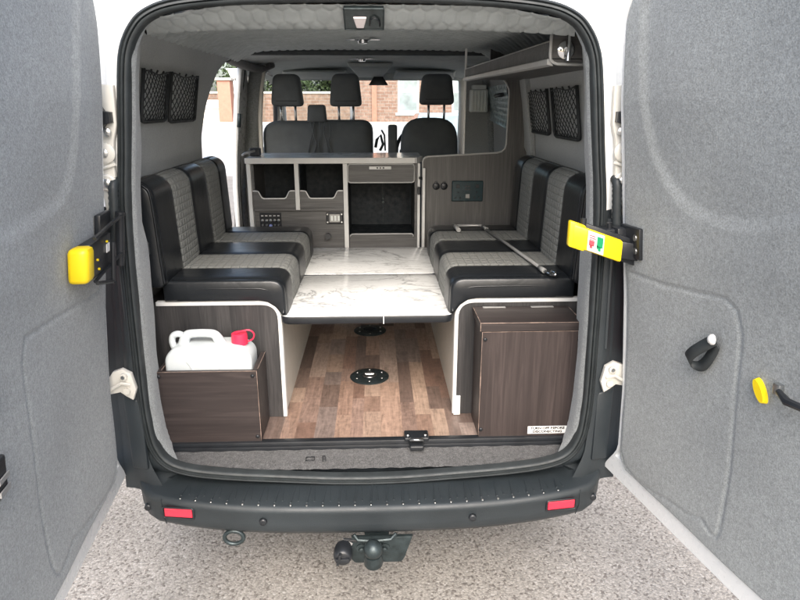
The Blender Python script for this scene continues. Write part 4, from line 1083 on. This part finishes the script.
# ================================================================== OVERHEAD LOCKER
t = thing('overhead_shelf', (.65, .85, 1.83), 'long grey wood shelf under the right ceiling edge with light edging and round latch', 'shelf')
b = B()
b.hull8([(.552, .205, 1.808), (.765, .205, 1.808), (.765, 1.49, 1.808), (.470, 1.49, 1.808), (.552, .205, 1.822), (.750, .205, 1.822), (.750, 1.49, 1.822), (.470, 1.49, 1.822)], 0, .002)
b.hull8([(.549, .205, 1.823), (.563, .205, 1.823), (.481, 1.49, 1.823), (.467, 1.49, 1.823), (.549, .205, 1.872), (.563, .205, 1.872), (.481, 1.49, 1.858), (.467, 1.49, 1.858)], 0, .002)
b.obj('shelf_board', 'kitwood', t)
b = B(); b.prism([(.549, 1.823), (.70, 1.823), (.70, 1.90), (.66, 1.935), (.549, 1.94)], 'y', .203, .217, 0, .002); b.obj('end_panel', 'kitwood', t)
b = B()
b.tube([(.546, .200, 1.94), (.546, .200, 1.835), (.548, .200, 1.820), (.556, .200, 1.812), (.57, .200, 1.808), (.66, .200, 1.806)], .005, 8)
b.hull8([(.540, .206, 1.806), (.560, .206, 1.802), (.478, 1.492, 1.802), (.458, 1.492, 1.806), (.539, .206, 1.822), (.547, .206, 1.824), (.465, 1.492, 1.822), (.457, 1.492, 1.820)], 0, .002)
b.tube([(.553, .219, 1.874), (.471, 1.492, 1.860)], .003, 6)
b.obj('edging', 'trim', t)
b = B(); b.lathe([(.026, .002), (.026, -.003), (.022, -.006), (.003, -.006)], (.592, .200, 1.847), 'y', 30); b.tube([(.596, .188, 1.90), (.596, .180, 1.86), (.594, .176, 1.815)], [.0055, .006, .0075], 10)
for x in (.575, .609): b.lathe([(.003, -.006), (.003, -.008)], (x, .200, 1.847), 'y', 8)
b.obj('latch', 'chrome', t, smooth_angle=40)

# ================================================================== STORAGE NETS
def net(sx, y0, y1, z0, z1, label, seed):
    xw = lambda z: sx*(wallx(z)-.012)
    t = thing('storage_net', (xw(z0), (y0+y1)/2, z0), label, 'storage net', 'elastic storage nets on the van walls')
    b = B()
    zb = z0+.015
    fr = [(y0, z1+.006), (y0, z0), (y1, z0), (y1, z1+.006)]
    b.tube([(xw(z), y, z) for y, z in fr[:1]+[(y0, z0+.02), (y0+.006, z0+.004), (y0+.025, z0)]+[(y1-.025, z0), (y1-.006, z0+.004), (y1, z0+.02)]+fr[3:]], .007, 8)
    for k in range(5): y = y0+(y1-y0)*k/4; b.cyl((xw(z1), y, z1-.004), (xw(z1)-sx*.006, y, z1+.006), .0035, 8)
    b.obj('frame', 'net', t)
    b = B(); sag = lambda u: z1-.004-.004*math.sin(u*math.pi)
    nS = 9
    def pt(u, v):
        bulge = .012*math.sin(max(0, min(1, u))*math.pi)*math.sin(max(0, min(1, v))*math.pi)
        z = z0+.003+(sag(u)-z0)*v; w = .004*math.sin(seed+u*9+v*5)
        return (xw(z)-sx*(.003+bulge), y0+(y1-y0)*u, z+w)
    for k in range(-nS, nS*2):
        for dirn in (1, -1):
            seg = []
            for i in range(0, 13):
                v = i/12; uu = (k/nS)+dirn*v*.62
                if 0 <= uu <= 1: seg.append(pt(uu, v))
            if len(seg) > 1: b.tube(seg, .0017, 4, caps=False)
    b.tube([pt(i/10, 1) for i in range(11)], .003, 6)
    b.obj('mesh', 'net', t)
net(-1, .44, .70, 1.635, 1.80, 'left wall storage net nearest the rear door pillar', 1)
net(-1, .74, 1.10, 1.628, 1.803, 'left wall storage net nearer the side door opening, with sagging mesh', 2)
net(1, .58, .92, 1.565, 1.752, 'right wall storage net nearest the rear door pillar', 3)
net(1, 1.00, 1.36, 1.568, 1.750, 'right wall storage net farther in, beside the tall partition', 4)

# ================================================================== METAL ROD
t = thing('metal_rod', (.5, .8, 1.125), 'thin grey metal rod with bent handle and chrome hook lying across the right bench', 'rod')
b = B(); b.tube([(.532, 1.19, 1.129), (.578, .72, 1.129), (.612, .36, 1.129)], .0062, 10); b.tube([(.532, 1.21, 1.129), (.526, 1.225, 1.129), (.510, 1.228, 1.129), (.40, 1.222, 1.129)], .0062, 10)
b.tube([(.40, 1.228, 1.131), (.402, 1.18, 1.131), (.405, 1.10, 1.131)], [.009, .010, .010], 10); b.tube([(.534, 1.20, 1.129), (.541, 1.12, 1.129)], .0085, 10); b.tube([(.608, .39, 1.129), (.613, .34, 1.129)], .009, 10)
b.obj('shaft', 'greymetal', t)
b = B(); b.tube(cr([(.613, .34, 1.129), (.620, .30, 1.130), (.634, .275, 1.132), (.640, .29, 1.134), (.632, .315, 1.134)], 5), .0055, 8); b.obj('hook', 'chrome', t)

# ================================================================== CAB SEATS
def pillow(b, x0, x1, y0, y1, z0, z1, taper=.0, r=.03, lean=.0, bulge=.01, m=0, topr=.06):
    """soft upright cushion: rounded outline in XZ, swollen in Y"""
    out = roundp([(x0, z0, r), (x1, z0, r), (x1-taper, z1, topr), (x0+taper, z1, topr)], 6); cx = (x0+x1)/2; cz = (z0+z1)/2
    lay = [(.90, 0, 0), (.97, .12, 0), (1.0, .35, 0), (1.0, .65, 0), (.97, .88, 0), (.90, 1, 0)]
    N = len(out)
    V = b.grid(lambda i, j: (cx+(out[i][0]-cx)*lay[j][0], y0+(y1-y0)*lay[j][1]+lean*(out[i][1]-z0), cz+(out[i][1]-cz)*lay[j][0]), N, 6, closed_u=True, m=m)
    for j, yy, sg in ((0, y0, -1), (5, y1, 1)):
        prev = [V[i][j] for i in range(N)]
        for sc_ in (.7, .4):
            cur = [b.bm.verts.new((cx+(out[i][0]-cx)*sc_, yy+sg*bulge*(1-sc_**2)+lean*(cz+(out[i][1]-cz)*sc_-z0), cz+(out[i][1]-cz)*sc_)) for i in range(N)]
            for i in range(N):
                f_ = b.bm.faces.new((prev[i], prev[(i+1) % N], cur[(i+1) % N], cur[i])); f_.smooth = True; f_.material_index = m
            prev = cur
        b.bm.faces.new(prev).smooth = True
def headrest(parent, x0, x1, z0, z1, zseat, y=2.50):
    b = B(); pillow(b, x0, x1, y-.04, y+.07, z0, z1, taper=.022, r=.035, topr=.045, bulge=.012)
    h = b.obj('headrest', 'seatfabric', parent)
    w = x1-x0
    for x in (x0+.28*w, x1-.28*w): b = B(); b.cyl((x, y+.02, zseat-.03), (x, y+.02, z0+.03), .008, 10); b.obj('headrest_post', 'steel', h)
    b = B(); b.tube([(x0+.04, y-.046, z0+.035), (x1-.04, y-.046, z0+.035)], .002, 6); b.obj('headrest_seam', 'black', h)
t = thing('passenger_seat', (-.34, 2.6, FZ), 'double front passenger seat in dark covers seen over the left of the worktop', 'seat')
b = B(); pillow(b, -.72, -.262, 2.50, 2.62, .95, 1.592, r=.05, topr=.11, bulge=.018, lean=-.03); b.obj('backrest', 'seatfabric', t)
b = B(); pillow(b, -.418, .005, 2.505, 2.63, .95, 1.597, r=.05, topr=.08, bulge=.020, lean=-.03); b.obj('backrest', 'seatfabric', t)
b = B(); b.box(-.72, .0, 2.62, 3.05, .80, 1.02, bev=.04); b.obj('seat', 'seatfabric', t)
b = B()
for k, x in enumerate((-.40, -.375, -.345, -.305, -.28)): b.tube(cr([(x, 2.468, 1.585), (x+.010*(-1)**k, 2.455, 1.52), (x-.008*(-1)**k, 2.458, 1.45), (x+.02*(k-2)*.6, 2.465, 1.38)], 5), .0035+.001*(k % 2), 6)
b.obj('cover_fold', 'seatfabric', t)
headrest(t, -.652, -.440, 1.680, 1.880, 1.59); headrest(t, -.276, -.062, 1.680, 1.882, 1.59)
b = B(); pillow(b, -.425, -.295, 2.48, 2.55, 1.58, 1.692, taper=.008, r=.01, topr=.02, bulge=.006); b.obj('centre_headrest', 'seatfabric', t)
t = thing('driver_seat', (.38, 2.6, FZ), 'single driver seat in dark covers right of the gap to the windscreen', 'seat')
b = B(); pillow(b, .168, .592, 2.50, 2.62, .95, 1.610, taper=.03, r=.05, topr=.14, bulge=.018, lean=-.03); b.obj('backrest', 'seatfabric', t)
b = B(); b.box(.18, .60, 2.62, 3.0, .80, 1.02, bev=.04); b.obj('seat', 'seatfabric', t)
headrest(t, .306, .540, 1.690, 1.882, 1.60)
b = B(); b.box(.105, .165, 2.50, 2.57, 1.28, 1.566, bev=.014); b.obj('armrest', 'seatfabric', t)
b = B(); b.tube([(.02, 2.5, 1.42), (.03, 2.5, 1.47), (.055, 2.52, 1.50), (.07, 2.5, 1.44), (.05, 2.5, 1.40)], .010, 6); b.tube([(.085, 2.5, 1.40), (.08, 2.5, 1.50), (.062, 2.52, 1.53)], .006, 6); b.obj('belt_buckle', 'cast', t)

# ================================================================== OUTSIDE
t = thing('brick_house', (3, 36, .8), 'red brick house with a white sash window seen through the windscreen', 'house')
b = B(); b.box(-1.2, 12, 34, 42, .8, 7.5); b.obj('wall', 'brick', t)
b = B(); b.prism([(33.6, 7.3), (42.4, 7.3), (38, 10.5)], 'x', -1.6, 12.4, 0); b.obj('roof', 'slate', t)
def window(parent, x0, x1, z0, z1, y):
    b = B(); b.box(x0-.12, x1+.12, y-.06, y-.002, z0-.14, z0-.01, 0); b.box(x0-.1, x1+.1, y-.05, y-.003, z1+.01, z1+.16, 0)
    for a in ((x0, x0+.09, z0, z1), (x1-.09, x1, z0, z1), (x0+.091, x1-.091, z0, z0+.09), (x0+.091, x1-.091, z1-.09, z1), (x0+.091, x1-.091, (z0+z1)/2-.04, (z0+z1)/2+.04)): b.box(a[0], a[1], y-.05, y-.004, a[2], a[3])
    w = b.obj('window', 'white', parent); b = B(); b.box(x0+.092, x1-.092, y-.03, y-.01, z0+.092, z1-.092); b.obj('pane', 'darkglass', w)
for x0, z0 in ((1.25, 1.3), (4.2, 1.3), (7.2, 1.3), (1.25, 4.3), (4.2, 4.3), (7.2, 4.3)): window(t, x0, x0+1.15, z0, z0+2.15, 34)
b = B(); b.box(-.15, .12, 33.85, 33.99, .8, 7.3); b.obj('pilaster', 'terracotta', t)
b = B(); b.box(-14, -1.3, 32.8, 33.1, .8, 2.25); b.box(-14, -1.3, 32.75, 33.15, 2.26, 2.36, 1)
tag(b.obj('garden_wall', ['brickwall', 'stone']), 'low red brick garden wall under the hedge across the street', 'wall')
b = B(); b.box(-14, -7.62, 31.2, 31.5, .8, 1.50); b.box(-14, -7.62, 31.17, 31.53, 1.51, 1.93, 1, .02)
tag(b.obj('low_wall', ['stone', 'white']), 'low wall with a deep white top band left of the terracotta gate pillar', 'wall')
t = thing('gate_pillar', (-7.2, 30.5, .8), 'square terracotta gate pillar seen through the open side door', 'pillar')
b = B(); b.box(-7.50, -6.88, 30.2, 30.9, .8, 2.80, bev=.02); b.obj('shaft', 'terracotta', t)
b = B(); b.box(-7.58, -6.80, 30.1, 31.0, 2.81, 2.93, bev=.03); b.obj('cap', 'stone', t)
t = thing('lantern_post', (-6.95, 31.6, .8), 'white lantern on a post just above the terracotta gate pillar', 'lamp')
b = B(); b.cyl((-6.95, 31.6, .8), (-6.95, 31.6, 2.95), .06); b.obj('post', 'white', t)
b = B(); b.hull8([(-7.08, 31.47, 2.95), (-6.82, 31.47, 2.95), (-6.82, 31.73, 2.95), (-7.08, 31.73, 2.95), (-7.2, 31.35, 3.30), (-6.7, 31.35, 3.30), (-6.7, 31.85, 3.30), (-7.2, 31.85, 3.30)], 0, .02); b.box(-7.25, -6.65, 31.3, 31.9, 3.31, 3.40, bev=.03); b.obj('lantern', 'white', t)
def tree(x, y, h, w, seed, label, z0=.8, zc=None):
    rnd = random.Random(seed)
    t = thing('leafy_tree', (x, y, z0), label, 'tree', 'trees behind the garden wall')
    b = B(); b.tube([(x, y, z0), (x+.1, y, z0+h*.35), (x, y+.1, z0+h*.6)], [.22, .16, .07], 8)
    for k in range(6):
        a = rnd.uniform(0, 6.28); q = rnd.uniform(.3, .6)*w; b.tube([(x, y, z0+h*.35), (x+math.cos(a)*q*.5, y+math.sin(a)*q*.5, z0+h*.55), (x+math.cos(a)*q, y+math.sin(a)*q, z0+h*.75)], [.09, .06, .03], 6)
    b.obj('trunk', 'bark', t)
    b = B(); cl = []
    for k in range(46):
        while True:
            p = Vector((rnd.uniform(-1, 1), rnd.uniform(-1, 1), rnd.uniform(-1, 1)))
            if p.length < 1: break
        cl.append(Vector((x+p.x*w, y+p.y*w*.8, z0+h*.56+p.z*h*.46)))
    for c_ in cl:
        for q in range(90):
            d_ = Vector((rnd.gauss(0, 1), rnd.gauss(0, 1), rnd.gauss(0, 1))).normalized()*w*.30*rnd.random()**.4
            p = c_+d_; s_ = rnd.uniform(.06, .13); n1 = Vector((rnd.gauss(0, 1), rnd.gauss(0, 1), rnd.gauss(0, 1))).normalized(); n2 = n1.orthogonal().normalized()
            if p.z < z0+.1: continue
            b.bm.faces.new([b.bm.verts.new(p+n1*s_), b.bm.verts.new(p+n2*s_*.6), b.bm.verts.new(p-n1*s_), b.bm.verts.new(p-n2*s_*.6)])
    b.obj('crown', 'leaf', t, fixn=False)
for k, (x, y, h, w, l) in enumerate(((-11.2, 35.5, 5.6, 2.3, 'bushy tree seen above the gate pillar through the side door'), (-7.0, 36.5, 5.2, 2.4, 'bushy tree seen between the side door pillar and the cab'), (-4.6, 36.0, 5.2, 2.3, 'bushy tree behind the first headrest through the windscreen'),
                                     (-2.4, 36.5, 5.4, 2.0, 'bushy tree between the two passenger headrests'), (-14.5, 36, 5, 2.4, 'bushy tree farthest left behind the garden wall'))):
    tree(x, y, h, w, 30+k, l)
# parked car
t = thing('parked_car', (1.6, 13.5, 0), 'pale blue parked car partly hidden by the driver headrest', 'car')
def carshape(b, x0, y0, L, W, prof_, inset, m=0):
    st = [(-.5, .9), (-.46, 1), (.46, 1), (.5, .9)]
    b.grid(lambda i, j: (x0+W*.5*(-1, -.94, -.80, .80, .94, 1)[j]*1.0, y0+prof_[i][0]*L, [prof_[i][1], prof_[i][1]+(prof_[i][2]-prof_[i][1])*.75, prof_[i][2], prof_[i][2], prof_[i][1]+(prof_[i][2]-prof_[i][1])*.75, prof_[i][1]][j]), len(prof_), 6, m=m)
b = B(); carshape(b, 1.6, 13.5, 4.2, 1.8, [(-.5, .35, .60), (-.48, .3, .85), (-.30, .28, .98), (.0, .28, 1.0), (.3, .28, 1.02), (.47, .3, .98), (.5, .4, .7)], 0)
b.obj('body', 'paleblue', t, smooth_angle=40)
b = B(); b.hull8([(.82, 12.3, .98), (2.38, 12.3, .98), (2.38, 15.2, 1.0), (.82, 15.2, 1.0), (1.02, 13.0, 1.52), (2.18, 13.0, 1.52), (2.18, 14.7, 1.50), (1.02, 14.7, 1.50)], 0, .04); gh = b.obj('cabin', 'paleblue', t)
b = B(); b.hull8([(.92, 12.33, 1.05), (2.28, 12.33, 1.05), (2.28, 12.36, 1.05), (.92, 12.36, 1.05), (1.08, 12.86, 1.46), (2.12, 12.86, 1.46), (2.12, 12.92, 1.46), (1.08, 12.92, 1.46)]); b.obj('windscreen', 'darkglass', t)
for sx in (.74, 2.46):
    for wy in (12.2, 14.8):
        b = B(); b.lathe([(.15, -.1), (.30, -.1), (.30, .1), (.15, .1)], (sx, wy, .30), 'x', 20); b.obj('wheel', 'rubber', t)
for sx in (.95, 2.25): b = B(); b.box(sx-.16, sx+.16, 11.40, 11.5, .62, .76, bev=.03); b.obj('headlight', 'chrome', t)

# ================================================================== LIGHT, CAMERA
w = bpy.data.worlds.new('World'); sc.world = w; w.use_nodes = True; nt = w.node_tree
sky = nt.nodes.new('ShaderNodeTexSky'); sky.sky_type = 'NISHITA'; sky.sun_disc = False
EL, AZ = 42, 178       # high soft sun behind the photographer
sky.sun_elevation = R(EL); sky.sun_rotation = R(AZ); sky.air_density = 1.0; sky.dust_density = 4.0; sky.ozone_density = .6
nt.links.new(sky.outputs[0], nt.nodes['Background'].inputs[0]); nt.nodes['Background'].inputs[1].default_value = .15
ld_ = bpy.data.lights.new('sun', 'SUN'); ld_.energy = 1.5; ld_.angle = R(50); ld_.color = (1, .985, .96)
lo_ = bpy.data.objects.new('sun', ld_); col.objects.link(lo_)
dv = Vector((math.sin(R(AZ))*math.cos(R(EL)), math.cos(R(AZ))*math.cos(R(EL)), math.sin(R(EL))))
lo_.rotation_euler = dv.to_track_quat('Z', 'Y').to_euler()
F = 630.; TH = math.atan(195/F); YW = math.atan(25/(F/math.cos(TH)))
cd = bpy.data.cameras.new('camera'); cd.sensor_width = 36; cd.lens = F/800*36; cd.clip_end = 2000; cd.clip_start = .05
co = bpy.data.objects.new('camera', cd); col.objects.link(co); co.location = (.02, -1.80, 1.69); co.rotation_euler = (R(90)-TH, 0, -YW)
sc.camera = co
sc.view_settings.view_transform = 'Standard'; sc.view_settings.look = 'None'; sc.view_settings.gamma = 1; sc.view_settings.exposure = 1.42
sc.render.engine = 'CYCLES'; sc.cycles.max_bounces = 8; sc.cycles.diffuse_bounces = 5
